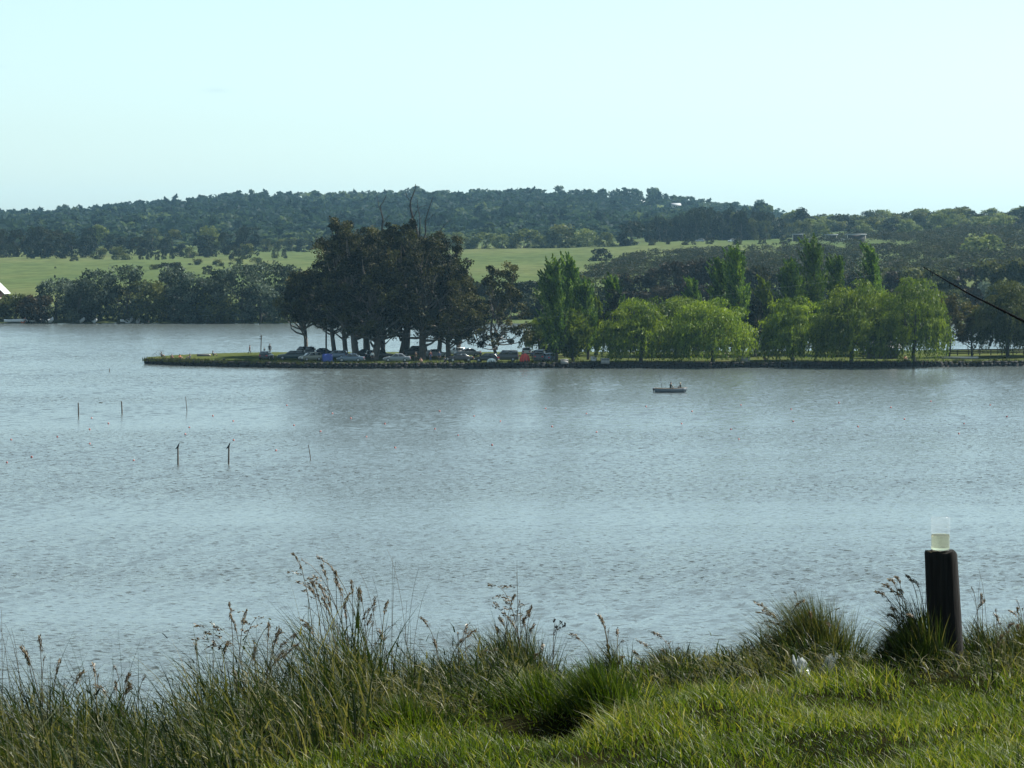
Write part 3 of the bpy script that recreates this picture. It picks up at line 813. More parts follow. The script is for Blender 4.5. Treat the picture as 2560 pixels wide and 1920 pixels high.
for px, py, w in [(1632, 613, 30), (1668, 611, 22), (1722, 612, 40), (1775, 610, 26), (1842, 612, 34), (1905, 610, 24), (1962, 609, 40), (2010, 608, 34)]:
    far_tree('bush', 'scrub', px, py, 2.6, w, 'dark bush on the edge of the light green strip, ' + ('left part' if px < 1750 else 'right part'), 'bushes on the light green strip')
far_tree('field_tree', 'dark', 1500, 652, 4.5, 64, 'rounded dark bush at the left tip of the scrub', 'rounded trees beyond the middle field')

# ---- masses: scrub on the right slope and the hill forest (stuff)
def tmpl(seed, kind):
    rg = np.random.default_rng(seed)
    if kind == 'cone':
        k = 80; z = rg.random(k) ** .8
        a = rg.uniform(0, 6.28, k); r = (1 - z) * .42 * rg.uniform(.5, 1, k) + .04
        C = np.stack([np.cos(a) * r, np.sin(a) * r, .1 + z * .92], 1)
        t = np.full(k, -.12)
    elif kind == 'tall':
        cs = np.array([(rg.normal() * .12, rg.normal() * .12, z) for z in (.35, .55, .72, .86)])
        V_, F_, t_ = puffs(rg, cs, (.26, .28, .26, .18), 24, .2, .15, .8, .4)
        return V_, F_, np.full(len(V_), -.06)
    else:
        cs = np.array([(rg.normal() * .22, rg.normal() * .22, rg.uniform(.4, .76)) for _ in range(6)])
        V_, F_, t_ = puffs(rg, cs, rg.uniform(.2, .32, 6), 17, .2, .16, .8, .5)
        return V_, F_, (t_ - .5) * .3
    V_, F_ = cards(rg, C, .2, .15)
    return V_, F_, np.repeat(t, 4)
TM = [tmpl(i, k) for i, k in enumerate(['round', 'tall', 'round', 'round', 'tall', 'round', 'tall', 'cone'])]
def fine(seed):
    rg = np.random.default_rng(seed)
    cs = np.array([(rg.normal() * .22, rg.normal() * .22, rg.uniform(.25, .72)) for _ in range(8)])
    V_, F_, t_ = puffs(rg, cs, rg.uniform(.18, .30, 8), 19, .105, .08, .85, .5)
    return V_, F_, (t_ - .5) * .5
TM += [fine(s_) for s_ in range(40, 46)]
def mass(name, label, X, Y, H, W, tint, mat, kinds=None, cat='wood'):
    parts = []
    for i in range(len(X)):
        k = rng.integers(8) if kinds is None else kinds[i]
        V_, F_, t = TM[k]
        a = rng.uniform(0, 6.28); c, s = math.cos(a), math.sin(a)
        q = np.empty_like(V_)
        q[:, 0] = (V_[:, 0] * c - V_[:, 1] * s) * W[i] + X[i]
        q[:, 1] = (V_[:, 0] * s + V_[:, 1] * c) * W[i] + Y[i]
        q[:, 2] = V_[:, 2] * H[i] + float(terrain(X[i], Y[i])) - .06 * H[i]
        parts.append((q, F_, 0, np.clip(t + tint[i], 0, 1)))
    o = place(name, mesh_np(name, parts, [M[mat]]))
    return tag(o, label, cat, None, 'stuff')
HOUSES = []   # filled before the forest is planted: clearings (x, Y, half width, depth towards the camera)
# ------------------------------------------------------------------ houses
M['white_wall'] = plain('white_render', (.74, .73, .70), .8, var=.06)
M['white_roof'] = plain('white_sheet_roof', (.52, .56, .56), .5, var=.06)
M['red_wall'] = plain('red_brown_boards', (.15, .075, .055), .8, var=.3)
M['grey_roof'] = plain('grey_roofing', (.22, .24, .25), .7, var=.15)
M['beige_wall'] = plain('beige_render', (.5, .44, .36), .8, var=.1)
M['dark_boards'] = plain('dark_boards', (.035, .028, .024), .85, var=.3)
M['window_glass'] = plain('dark_window_glass', (.02, .025, .03), .08, var=.1)
def gable_house(name, label, loc, rz, L, W, Hw, Hr, wall, roof, wins, cat='house', group=None):
    r = empty(name, loc, rz); tag(r, label, cat, group)
    l, w = L / 2, W / 2
    V = np.array([(-l, -w, -4), (l, -w, -4), (l, w, -4), (-l, w, -4), (-l, -w, Hw), (l, -w, Hw), (l, w, Hw), (-l, w, Hw), (-l, 0, Hw + Hr), (l, 0, Hw + Hr)], float)
    place('wall', mesh_np('wall', [(V, np.array([(0, 1, 5, 4), (2, 3, 7, 6)]), 0, None), (V, np.array([(1, 2, 6, 9, 5), (3, 0, 4, 8, 7)]), 0, None)], [M[wall]]), parent=r)
    e, t = .5, .14
    k = Hr / w
    parts = []
    for sgn in (-1, 1):
        a0, a1 = (sgn * (w + e), Hw - e * k), (0.0, Hw + Hr)
        Q = []
        for x in (-l - e, l + e):
            Q += [(x, a0[0], a0[1] + .02), (x, a1[0], a1[1] + .02), (x, a1[0], a1[1] + .02 + t), (x, a0[0], a0[1] + .02 + t)]
        parts.append((np.array(Q), np.array([(0, 1, 2, 3), (4, 7, 6, 5), (0, 4, 5, 1), (3, 2, 6, 7), (0, 3, 7, 4), (1, 5, 6, 2)]), 0, None))
    place('roof', mesh_np('roof', parts, [M[roof]]), parent=r)
    for side, u, z, ww, hh in wins:     # side: 's' long side (-y), 'g' gable (+x), 'h' gable (-x)
        if side == 's': b = box_part((u - ww / 2, -w - .04, z), (u + ww / 2, -w + .02, z + hh))
        elif side == 'g': b = box_part((l - .02, u - ww / 2, z), (l + .04, u + ww / 2, z + hh))
        else: b = box_part((-l - .04, u - ww / 2, z), (-l + .02, u + ww / 2, z + hh))
        fo = place('window' if hh < 1.9 else 'door', mesh_np('window', [b], [M['window_glass']]), parent=r)
    return r
# hill houses (long side faces the lake)
for (px, py, Y), (lab, L, W, Hw, Hr, wa, ro) in zip(KN, [
    ('bright white house among the trees high on the middle of the hill', 6.5, 6, 3.0, 1.6, 'white_wall', 'white_roof'),
    ('long beige house low on the hill above the middle field', 9, 6, 2.6, 1.8, 'beige_wall', 'beige_wall'),
    ('grey roofed house half hidden on the hill behind the dead tree', 8, 6, 2.0, 2.2, 'beige_wall', 'grey_roof'),
    ('small pale house on the right part of the hill, leftmost of three', 6, 5, 2.4, 1.6, 'beige_wall', 'grey_roof'),
    ('white gabled house on the right part of the hill, middle of three', 7, 5, 3.0, 2.2, 'white_wall', 'grey_roof'),
    ('wide pale house on the right part of the hill, rightmost of three', 7, 5, 2.6, 1.6, 'beige_wall', 'grey_roof'),
    ('tiny white hut between the dark wood trees', 3.5, 3, 2.2, 1.0, 'white_wall', 'white_roof'),
    ('white roofed house on the wooded slope at the upper right', 8, 5, 2.2, 2.0, 'white_wall', 'white_roof')]):
    q = at(px, py, Y)
    gable_house('hill_house', lab, q, rng.uniform(-.5, .5), L, W, Hw, Hr, wa, ro, [('s', -L * .25, .9, 1.2, 1.2), ('s', L * .25, .9, 1.2, 1.2), ('s', 0, .1, 1.0, 2.1)], 'house', 'houses on the wooded hill')
    HOUSES.append((q.x, q.y, L * .5 + 2, 80))
# far shore house at the left edge
p_ = at(-43, 764, 838); p_.z = float(terrain(p_.x, p_.y))
r = gable_house('lake_house', 'white roofed red brown gabled house cut by the left edge of the picture', p_, R(-90), 9, 11.2, 4.2, 5.6, 'red_wall', 'white_roof', [('g', -3.9, 2.6, 1.5, 1.3), ('g', 3.9, 2.6, 1.5, 1.3), ('g', -1.3, 2.6, 1.2, 1.3), ('g', 1.3, 2.6, 1.2, 1.3), ('g', 3.6, .1, 1.3, 2.1)])
place('balcony', mesh_np('balcony', [box_part((4.5, -5.4, 2.05), (5.7, 5.4, 2.2)), box_part((5.64, -5.4, 2.2), (5.7, 5.4, 3.0)), box_part((5.5, 5.1, -1), (5.7, 5.3, 2.05)), box_part((5.5, -5.3, -1), (5.7, -5.1, 2.05))], [M['beige_wall']]), parent=r)
p_ = at(40, 760, 850); p_.z = float(terrain(p_.x, p_.y))
gable_house('garden_shed', 'low grey roofed shed beside the white roofed house', p_, .2, 3.2, 2.6, 1.4, 1.1, 'grey_roof', 'grey_roof', [('s', 0, .1, .8, 1.3)], 'shed')
# park shelters on the far meadow, upper right
for px, py, Y, L, H, lab in [(1995, 600, 1500, 5.4, 2.7, 'pale roofed open shelter at the right end of the light green strip'), (2078, 601, 1500, 5.8, 2.7, 'second pale roofed shelter, between the first one and the long white roofed building'), (2140, 603, 1495, 9, 3.2, 'long white roofed building beside the two shelters on the far meadow')]:
    q = at(px, py, Y); q.z = float(terrain(q.x, q.y))
    r = empty('park_shelter', q, rng.uniform(-.2, .2)); tag(r, lab, 'shelter', 'shelters on the far meadow')
    zb = at(px, py, Y).z - q.z
    top = zb + H
    place('roof', mesh_np('roof', [box_part((-L / 2, -1.3, top - .5), (L / 2, 1.9, top))], [M['grey_roof']]), parent=r)
    place('back_wall', mesh_np('back_wall', [box_part((-L / 2 + .4, 1.6, -1), (L / 2 - .4, 1.8, top - .5))], [M['dark_boards']]), parent=r)
    for sx in (-1, 1):
        place('post', mesh_np('post', [box_part((sx * (L / 2 - .5) - .15, -1.2, -1), (sx * (L / 2 - .5) + .15, -.95, top - .5))], [M['beige_wall']]), parent=r)
    HOUSES.append((q.x, q.y, L * .5 + 2, 220))

# ------------------------------------------------------------------ masses
X, Y_, H, W, T = [], [], [], [], []
n = 0
while n < 1180:
    px = rng.uniform(1440, 2680); Y = rng.uniform(960, 1640)
    ymax = np.interp(px, [1440, 1500, 1600, 1960, 2100, 2260, 2680], [985, 1120, 1270, 1300, 1560, 1640, 1640])
    if Y > ymax or (px < 1520 and Y < 960 + (1520 - px) * .2): continue
    x = (px - 1280) / FPX * Y
    if any(abs(x - h[0]) < h[2] and h[1] - h[3] < Y < h[1] + 10 for h in HOUSES): continue
    X.append(x); Y_.append(Y); H.append(rng.uniform(3.0, 5.2) * (.94 if Y > 1180 else 1)); W.append(rng.uniform(5.5, 9.0)); T.append(np.clip(.4 + rng.normal() * .16, 0, 1)); n += 1
mass('scrub_wood', 'dark brownish scrub covering the slope behind the park poplars', X, Y_, H, W, T, 'scrub', [8 + i % 6 for i in range(1180)], 'scrub')
X, Y_, H, W, T = [], [], [], [], []
n = 0
while n < 2600:
    Y = rng.uniform(1720, 3060)
    x = rng.uniform(-1, 1) * (.152 * Y + 40)
    px = 1280 + FPX * x / Y
    if px > 1560 and Y < 1720 + (px - 1560) * .9: continue
    if any(abs(x - h[0]) < h[2] * (1 if h[1] - Y < 60 else .6) and h[1] - h[3] < Y < h[1] + 8 for h in HOUSES): continue
    lightp = .06 + .3 * max(0, 1 - (Y - 1720) / 420.0)
    X.append(x); Y_.append(Y); H.append(rng.uniform(9, 16) * (1.0 if Y > 1900 else .75)); W.append(rng.uniform(13, 23))
    pt = math.sin(x * .021 + Y * .006) + math.sin(x * .009 - Y * .011 + 2) + .7 * math.sin(x * .05 + Y * .02)
    T.append(np.clip(.32 + pt * .055 + rng.normal() * .09 + (.32 if rng.random() < lightp + .05 * pt else 0), 0, 1)); n += 1
mass('hill_forest', 'blue green forest covering the long hill beyond the fields', X, Y_, H, W, T, 'forest')
for i in range(84):
    px = -60 + 2140 * (i + rng.random()) / 84
    Y = rng.uniform(2960, 3040)
    tgt = np.interp(px, [0, 150, 300, 400, 480, 550, 640, 800, 900, 1050, 1200, 1300, 1400, 1500, 1640, 1700, 1800, 1900, 2000, 2100], [528, 522, 516, 510, 508, 492, 482, 481, 477, 472, 484, 480, 472, 477, 474, 492, 506, 520, 541, 556]) + rng.uniform(-3, 8)
    zb = float(terrain((px - 1280) / FPX * Y, Y)); yb = 560 + (CAM_H - zb) / Y * FPX
    far_tree('ridge_tree', 'forest', px, yb, max(9, (yb - tgt) / FPX * Y), rng.uniform(22, 46), 'dark tree on the hill skyline, ' + ('low left part' if px < 330 else 'rising left shoulder' if px < 620 else 'above the left of the grove' if px < 850 else 'behind the dead trees' if px < 1100 else 'above the middle field' if px < 1380 else 'by the highest tree' if px < 1600 else 'high right end' if px < 1780 else 'sloping down to the dip'), 'trees on the hill skyline', Y)
for px, ty, w, lab in [(160, 512, 44, 'spreading flat topped tree on the low left part of the hill skyline'), (572, 494, 60, 'wide umbrella shaped tree on the hill skyline where the hill steps up'), (630, 474, 26, 'tallest thin tree on the left shoulder of the hill skyline'), (1046, 466, 44, 'tall tuft of tree on the hill skyline behind the bare dead tree'), (1396, 465, 40, 'highest tree on the hill skyline right of its middle'), (1632, 470, 52, 'bushy tree at the right end of the hill skyline'), (1900, 500, 40, 'ragged tree on the sloping right end of the hill skyline')]:
    Y = 3000; zb = float(terrain((px - 1280) / FPX * Y, Y)); yb = 560 + (CAM_H - zb) / Y * FPX
    far_tree('ridge_tree', 'forest', px, yb, (yb - ty) / FPX * Y, w, lab, 'trees on the hill skyline', Y)

# ------------------------------------------------------------------ haze
gx = 2900
bm = bmesh.new()
bmesh.ops.create_cube(bm, size=1.0)
for v in bm.verts:
    v.co = Vector((v.co.x * 2 * gx, -600 + (v.co.y + .5) * 5400, -4.2 + (v.co.z + .5) * 74.2))
me = bpy.data.meshes.new('haze'); bm.to_mesh(me); bm.free()
m, nt, out = new_mat('haze')
pv = nt.nodes.new('ShaderNodeVolumePrincipled')
pv.inputs['Color'].default_value = (.40, .74, 1.0, 1)
pv.inputs['Density'].default_value = 0.000041
pv.inputs['Anisotropy'].default_value = .3
nt.links.new(pv.outputs[0], out.inputs['Volume'])
me.materials.append(m)
hz = place('haze', me); hz.display_type = 'WIRE'
tag(hz, 'thin blue haze in the air over the lake and hills', 'haze', None, 'stuff')
# ------------------------------------------------------------------ cars
M['tyre'] = plain('tyre_rubber', (.015, .015, .016), .8)
M['hub'] = plain('wheel_metal', (.45, .46, .48), .35, .7, var=.05)
M['car_glass'] = plain('car_glass', (.015, .02, .024), .05, spec=.8, var=.1)
M['headlight'] = plain('headlight_glass', (.7, .72, .72), .15, var=.05)
M['taillight'] = plain('taillight_glass', (.45, .02, .02), .2, var=.1)
M['bumper'] = plain('dark_bumper', (.03, .03, .032), .6)
def paint(name, c, rough=.25):
    if name not in M: M[name] = plain(name, c, rough, spec=.6, var=.05)
    return name
PAINT = {'blue_green': (.018, .035, .038), 'black': (.008, .008, .01), 'silver': (.26, .29, .32), 'silver_blue': (.11, .15, .20), 'navy': (.015, .02, .06), 'white': (.7, .72, .72), 'beige': (.17, .165, .12), 'grey': (.17, .19, .21), 'dark_grey': (.04, .043, .048), 'red': (.28, .02, .02)}
KIND = {  # L, W, belt, roof z, cabin stations (base rear, roof rear, roof front, base front) as fractions of L
    'saloon': (4.4, 1.7, .90, 1.38, (-.34, -.20, .05, .22)),
    'hatch': (3.8, 1.65, .92, 1.42, (-.47, -.38, .06, .25)),
    'estate': (4.7, 1.75, .95, 1.48, (-.48, -.43, .05, .23)),
    'suv': (4.5, 1.85, 1.12, 1.80, (-.48, -.45, .08, .22)),
    'van': (4.4, 1.8, 1.15, 1.95, (-.49, -.47, .18, .34)),
    'pickup': (4.9, 1.8, 1.08, 1.72, (-.10, -.06, .12, .24)),
}
car_cache = {}
def car_meshes(kind):
    if kind in car_cache: return car_cache[kind]
    L, W, belt, top, (a, b, c, d) = KIND[kind]
    st = [(-.5, .42, belt * .82, .84), (-.485, .30, belt * .97, .95), (-.36, .24, belt, 1.0), (.20, .24, belt, 1.0), (.34, .24, belt * .93, .99), (.46, .28, belt * .82, .93), (.5, .40, belt * .66, .80)]
    V, Fq = [], []
    for x, zb, zt, k in st:
        w = W / 2 * k
        zm = zb + (zt - zb) * .55
        V += [(x * L, -w * .94, zb), (x * L, -w, zm), (x * L, -w * .93, zt), (x * L, w * .93, zt), (x * L, w, zm), (x * L, w * .94, zb)]
    for i in range(len(st) - 1):
        for k in range(6):
            j = (k + 1) % 6
            Fq.append((i * 6 + k, (i + 1) * 6 + k, (i + 1) * 6 + j, i * 6 + j))
    V = np.array(V); Fq = np.array(Fq)
    caps = np.array([(0, 1, 2, 3, 4, 5), tuple(range((len(st) - 1) * 6 + 5, (len(st) - 1) * 6 - 1, -1))])
    wb, wt = W / 2 * .90, W / 2 * .74
    cab = np.array([(a * L, -wb, belt - .01), (d * L, -wb, belt - .03), (d * L, wb, belt - .03), (a * L, wb, belt - .01), (b * L, -wt, top - .03), (c * L, -wt, top), (c * L, wt, top), (b * L, wt, top - .03)])
    cf = np.array([(4, 5, 6, 7), (0, 1, 5, 4), (1, 2, 6, 5), (2, 3, 7, 6), (3, 0, 4, 7)])
    body = ([(V, Fq, 0, None), (V, caps, 0, None), (cab, cf, 0, None)])
    def pane(q, u0, u1, v0, v1):
        q = [np.array(cab[i]) for i in q]
        def pt(u, v): return (q[0] * (1 - u) + q[1] * u) * (1 - v) + (q[3] * (1 - u) + q[2] * u) * v
        P_ = np.array([pt(u0, v0), pt(u1, v0), pt(u1, v1), pt(u0, v1)])
        nrm = np.cross(P_[1] - P_[0], P_[3] - P_[0]); nrm /= np.linalg.norm(nrm)
        ctr = cab.mean(0)
        if np.dot(nrm, P_.mean(0) - ctr) < 0: nrm = -nrm
        Q = np.vstack([P_ - nrm * .01, P_ + nrm * .012])
        return mesh_np('window', [(Q, np.array([(0, 1, 2, 3), (4, 5, 6, 7), (0, 1, 5, 4), (1, 2, 6, 5), (2, 3, 7, 6), (3, 0, 4, 7)]), 0, None)], [M['car_glass']])
    sides = []
    splits = [(.04, .47), (.51, .93)] if kind != 'pickup' else [(.06, .92)]
    for u0, u1 in splits:
        sides.append(('side_window', pane((0, 1, 5, 4), u0, u1, .12, .88)))
        sides.append(('side_window', pane((3, 2, 6, 7), u0, u1, .12, .88)))
    sides.append(('windscreen', pane((1, 2, 6, 5), .07, .93, .08, .93)))
    sides.append(('rear_window', pane((0, 3, 7, 4), .08, .92, .15, .9)))
    tp = [(.19, -.11), (.30, -.11), (.315, -.08), (.315, .08), (.30, .11), (.19, .11)]
    def wheel_part(prof):
        p_ = lathe_part(prof, 14)
        v = p_[0]; v = np.stack([v[:, 0], v[:, 2], v[:, 1]], 1)
        return (v, p_[1], 0, None)
    tyre = mesh_np('tyre', [wheel_part(tp)], [M['tyre']])
    hub = mesh_np('hub', [wheel_part([(.001, -.09), (.19, -.105), (.20, 0), (.19, .105), (.001, .09)])], [M['hub']])
    hl = mesh_np('headlight', [box_part((-.04, -.17, -.07), (.05, .17, .07))], [M['headlight']])
    tl = mesh_np('taillight', [box_part((-.05, -.14, -.09), (.04, .14, .09))], [M['taillight']])
    bp = mesh_np('bumper', [box_part((-.09, -W * .46, -.09), (.09, W * .46, .09))], [M['bumper']])
    car_cache[kind] = (body, sides, tyre, hub, hl, tl, bp)
    return car_cache[kind]
body_cache = {}
def car(kind, col, px, py, rz, label, z=PZ, name=None, loc=None, cat='car'):
    body, sides, tyre, hub, hl, tl, bp = car_meshes(kind)
    L, W, belt, top, fr = KIND[kind]
    paint(col, PAINT[col])
    loc = loc or onz(px, py, z)
    r = empty('parked_' + (name or ('van' if kind == 'van' else 'pickup' if kind == 'pickup' else 'car')), loc, R(rz))
    tag(r, label, cat, 'cars parked under the trees')
    if (kind, col) not in body_cache:
        body_cache[kind, col] = mesh_np('body', body, [M[col]])
    b = place('body', body_cache[kind, col], parent=r)
    bv = b.modifiers.new('edge', 'BEVEL'); bv.width = .05; bv.segments = 2; bv.limit_method = 'ANGLE'
    for n_, me_ in sides: place(n_, me_, parent=r)
    for x in (-.30, .31):
        for y in (-1, 1):
            w = place('wheel', tyre, (x * L, y * (W / 2 - .10), .315), parent=r)
            place('hub', hub, parent=w)
    for y in (-1, 1):
        place('headlight', hl, (L * .49, y * W * .31, belt * .62), parent=r)
        place('taillight', tl, (-L * .492, y * W * .34, belt * .78), parent=r)
    place('bumper', bp, (L * .5, 0, .38), parent=r); place('bumper', bp, (-L * .5, 0, .42), parent=r)
    return r
CARS = [
    ('hatch', 'dark_grey', 666, 899, 78, 'small dark car seen end on by the bare pole, left of the parked row'),
    ('estate', 'blue_green', 730, 899, 176, 'long dark blue green estate car at the left end of the parked cars'),
    ('suv', 'black', 756, 893, 172, 'tall dark car standing right behind the blue green estate'),
    ('hatch', 'beige', 776, 903, 215, 'dull beige hatchback in front of the dark estate, nearest the stones'),
    ('saloon', 'navy', 802, 890, 190, 'dark blue saloon behind the beige hatchback, by the telegraph pole'),
    ('hatch', 'silver_blue', 842, 897, 160, 'pale blue hatchback just right of the blue tarpaulin'),
    ('saloon', 'silver_blue', 877, 905, 174, 'pale blue saloon under the grove left of the grey saloon'),
    ('estate', 'black', 950, 897, 10, 'black estate car behind the grey saloon'),
    ('saloon', 'grey', 992, 905, 180, 'grey saloon broadside at the water edge under the middle of the grove'),
    ('suv', 'dark_grey', 1036, 891, 185, 'dark car behind the widest trunk of the grove'),
    ('hatch', 'white', 1142, 889, 120, 'white hatchback behind the black car at the right of the grove'),
    ('saloon', 'black', 1148, 905, 200, 'black saloon angled at the water edge at the right of the grove'),
    ('saloon', 'silver', 1168, 891, 195, 'silver saloon with red tail lights by the right grove edge'),
    ('hatch', 'black', 1217, 905, 170, 'black hatchback in front of the lone brown eucalypt'),
    ('suv', 'dark_grey', 1262, 903, 178, 'dark high roofed car beside the lone eucalypt, left of the red tent'),
    ('hatch', 'white', 1316, 889, 90, 'white car showing its roof behind the red tent'),
    ('van', 'dark_grey', 1350, 904, 84, 'dark van seen from the back right of the red tent'),
    ('hatch', 'silver_blue', 1374, 904, 70, 'small blue car beside the shore end poplar'),
    ('suv', 'black', 1366, 889, 180, 'black car behind the dark van next to the poplars'),
    ('saloon', 'dark_grey', 908, 893, 200, 'dark saloon half hidden by the two pale trunks of the grove'),
    ('saloon', 'silver', 1090, 893, 20, 'silver car glimpsed between the trunks at the right of the grove'),
]
for k, c, px, py, rz, lab in CARS:
    car(k, c, px, py, rz, lab)
for px, py, c, lab in [(2102, 604, 'white', 'tiny white car by the shelters on the far meadow'), (2122, 605, 'white', 'second tiny white car left of the long white roofed building'), (1750, 606, 'silver', 'tiny silver car at the left on the light green strip of the far meadow'), (1830, 605, 'white', 'tiny white car in the middle of the light green strip of the far meadow')]:
    q = at(px, py, 1480); q.z = float(terrain(q.x, q.y))
    car('hatch', c, 0, 0, 180, lab, loc=q)

# ------------------------------------------------------------------ tents, tarpaulin, poles
M['red_cloth'] = plain('red_tent_cloth', (.50, .035, .02), .6, var=.12)
M['blue_cloth'] = plain('blue_tarpaulin', (.02, .045, .22), .5, var=.25)
M['white_cloth'] = plain('white_cloth', (.66, .70, .66), .7, var=.08)
M['pole_wood'] = plain('pole_wood', (.07, .06, .05), .85, var=.4)
M['concrete'] = plain('grey_concrete', (.22, .22, .21), .85, var=.25)
M['stick'] = plain('stake_wood', (.10, .08, .06), .8, var=.3)
def dome(name, label, px, py, w, h, mat, cat):
    loc = onz(px, py, PZ)
    r = empty(name, loc, .3); tag(r, label, cat)
    n, k = 12, 6
    V = [(0, 0, h)]; Fq, Ft = [], []
    for i in range(1, k + 1):
        a = i / k * math.pi / 2
        for j in range(n):
            b = j / n * 2 * math.pi
            q = 1 + .06 * math.cos(4 * b)
            V.append((math.sin(a) * w / 2 * math.cos(b) * q, math.sin(a) * w / 2 * math.sin(b) * q, h * math.cos(a) ** .8))
    for j in range(n): Ft.append((0, 1 + j, 1 + (j + 1) % n))
    for i in range(k - 1):
        for j in range(n):
            a = 1 + i * n + j; b = 1 + i * n + (j + 1) % n
            Fq.append((a, a + n, b + n, b))
    V = np.array(V)
    place('canopy', mesh_np('canopy', [(V, np.array(Fq), 0, None), (V, np.array(Ft), 0, None)], [M[mat]], True), parent=r)
    # door flap and two crossed poles
    f = np.array([(-.35, -w / 2 * 1.02, .02), (.35, -w / 2 * 1.02, .02), (.18, -w / 2 * .78, h * .66), (-.18, -w / 2 * .78, h * .66)])
    place('door_flap', mesh_np('door_flap', [(np.vstack([f, f + (0, -.03, 0)]), np.array([(0, 1, 2, 3), (7, 6, 5, 4), (0, 4, 5, 1), (1, 5, 6, 2), (2, 6, 7, 3), (3, 7, 4, 0)]), 0, None)], [M['bumper']]), parent=r)
    for s in (0, 1):
        a = np.linspace(-math.pi / 2, math.pi / 2, 12)
        b = math.pi / 4 + s * math.pi / 2
        P_ = np.stack([np.sin(a) * w / 2 * .99 * math.cos(b), np.sin(a) * w / 2 * .99 * math.sin(b), h * np.cos(a) ** .8 + .02], 1)
        place('tent_pole', mesh_np('tent_pole', tube_parts(P_, .018, 4, 0), [M['bumper']]), parent=r)
    return r
dome('dome_tent', 'bright red dome tent among the cars left of the poplars', 1312, 906, 1.7, 1.45, 'red_cloth', 'tent')
dome('dome_tent', 'low white dome shelter in front of the black hatchback', 1229, 907, 1.5, .75, 'white_cloth', 'tent')
# blue tarpaulin draped as a ridge over a line
loc = onz(818, 905, PZ); r = empty('tarpaulin', loc, .25); tag(r, 'dark blue tarpaulin hung as a lean-to between the cars', 'tarpaulin')
g = np.linspace(-1, 1, 9); uu, vv = np.meshgrid(g, g)
zz = 1.35 - 1.2 * np.abs(vv) + .06 * np.sin(uu * 7 + vv * 3) - .1 * uu ** 2
V = np.stack([uu.ravel() * .85, vv.ravel() * .8, zz.ravel()], 1)
q = np.array([(i * 9 + j, i * 9 + j + 1, i * 9 + j + 10, i * 9 + j + 9) for i in range(8) for j in range(8)])
o = place('sheet', mesh_np('sheet', [(V, q, 0, None)], [M['blue_cloth']], True), parent=r)
o.modifiers.new('thick', 'SOLIDIFY').thickness = .02
for sx in (-1, 1): place('prop', mesh_np('prop', tube_parts([(sx * .85, 0, 0), (sx * .85, 0, 1.3)], .03, 5, 0), [M['pole_wood']]), parent=r)
def pole(name, label, px, y0, y1, z, rad, mat, lean=0.0, cat='pole', group=None, arm=False):
    b = onz(px, y0, z); s = FPX / b.y; H = (y0 - y1) / s
    r = empty(name, b); tag(r, label, cat, group)
    P_ = [(0, 0, -.6), (lean * .3, 0, H * .3), (lean * .65, .01, H * .65), (lean, 0, H)]
    place('shaft', mesh_np('shaft', tube_parts(P_, [rad, rad * .97, rad * .92, rad * .88], 8, 0), [M[mat]], True), parent=r)
    return r, b, H
r, b, H = pole('wooden_pole', 'bare wooden pole standing on the open grass left of the parked cars', 652, 885, 837, PZ, .09, 'pole_wood', .1)
place('crossbar', mesh_np('crossbar', [box_part((-.25, -.05, H * .78), (.22, .05, H * .82))], [M['pole_wood']]), parent=r)
place('crossbar', mesh_np('crossbar', [box_part((-.18, -.05, H * .9), (.28, .05, H * .935))], [M['pole_wood']]), parent=r)
r, b, H = pole('telegraph_pole', 'dark telegraph pole beside the blue tarpaulin at the left of the grove', 815.5, 893, 800, PZ, .15, 'pole_wood')
place('crossarm', mesh_np('crossarm', [box_part((-.8, -.07, H - .5), (.8, .07, H - .36))], [M['pole_wood']]), parent=r)
for sx in (-.6, .6): place('insulator', mesh_np('insulator', [lathe_part([(.001, H - .36), (.05, H - .36), (.06, H - .25), (.03, H - .18), (.001, H - .17)], 8, cx=sx)], [M['concrete']]), parent=r)
# park furniture under the willows
def block(name, label, px, py, w, h, mat, cat, d=None):
    loc = onz(px, py, PZ); r = empty(name, loc, rng.uniform(-.2, .2)); tag(r, label, cat)
    d = d or w * .8
    ob = place('hearth', mesh_np('hearth', [box_part((-w / 2, -d / 2, -.1), (w / 2, d / 2, h * .6))], [M[mat]]), parent=r)
    place('back_slab', mesh_np('back_slab', [box_part((-w / 2 - .03, d / 2 - .12, h * .6), (w / 2 + .03, d / 2 + .03, h))], [M[mat]]), parent=r)
    for sx in (-1, 1): place('side_slab', mesh_np('side_slab', [box_part((sx * w / 2 - .06, -d / 2, h * .6), (sx * w / 2 + .06, d / 2 - .12, h * .85))], [M[mat]]), parent=r)
    return r
block('barbecue', 'small white barbecue on the grass under the poplars', 1484, 903, .9, .75, 'white_wall', 'barbecue')
block('barbecue', 'grey concrete barbecue at the water edge left of the round willow', 1513, 908, 1.3, .8, 'concrete', 'barbecue')
block('barbecue', 'grey concrete barbecue at the foot of the shore end poplar', 1411, 908, 1.1, .65, 'concrete', 'barbecue')
block('barbecue', 'grey concrete barbecue behind the leaning willow trunk', 1862, 905, 1.4, 1.0, 'concrete', 'barbecue')
loc = onz(1806, 900, PZ); r = empty('picnic_frame', loc, 0); tag(r, 'pale goal shaped picnic frame under the wide waterside willow', 'frame')
place('post', mesh_np('post', [box_part((-.12, -.08, -.1), (.02, .08, 1.0))], [M['beige_wall']]), parent=r)
place('post', mesh_np('post', [box_part((.9, -.08, -.1), (1.02, .08, 1.0))], [M['beige_wall']]), parent=r)
place('top_rail', mesh_np('top_rail', [box_part((-.15, -.1, 1.0), (1.1, .1, 1.12))], [M['beige_wall']]), parent=r)
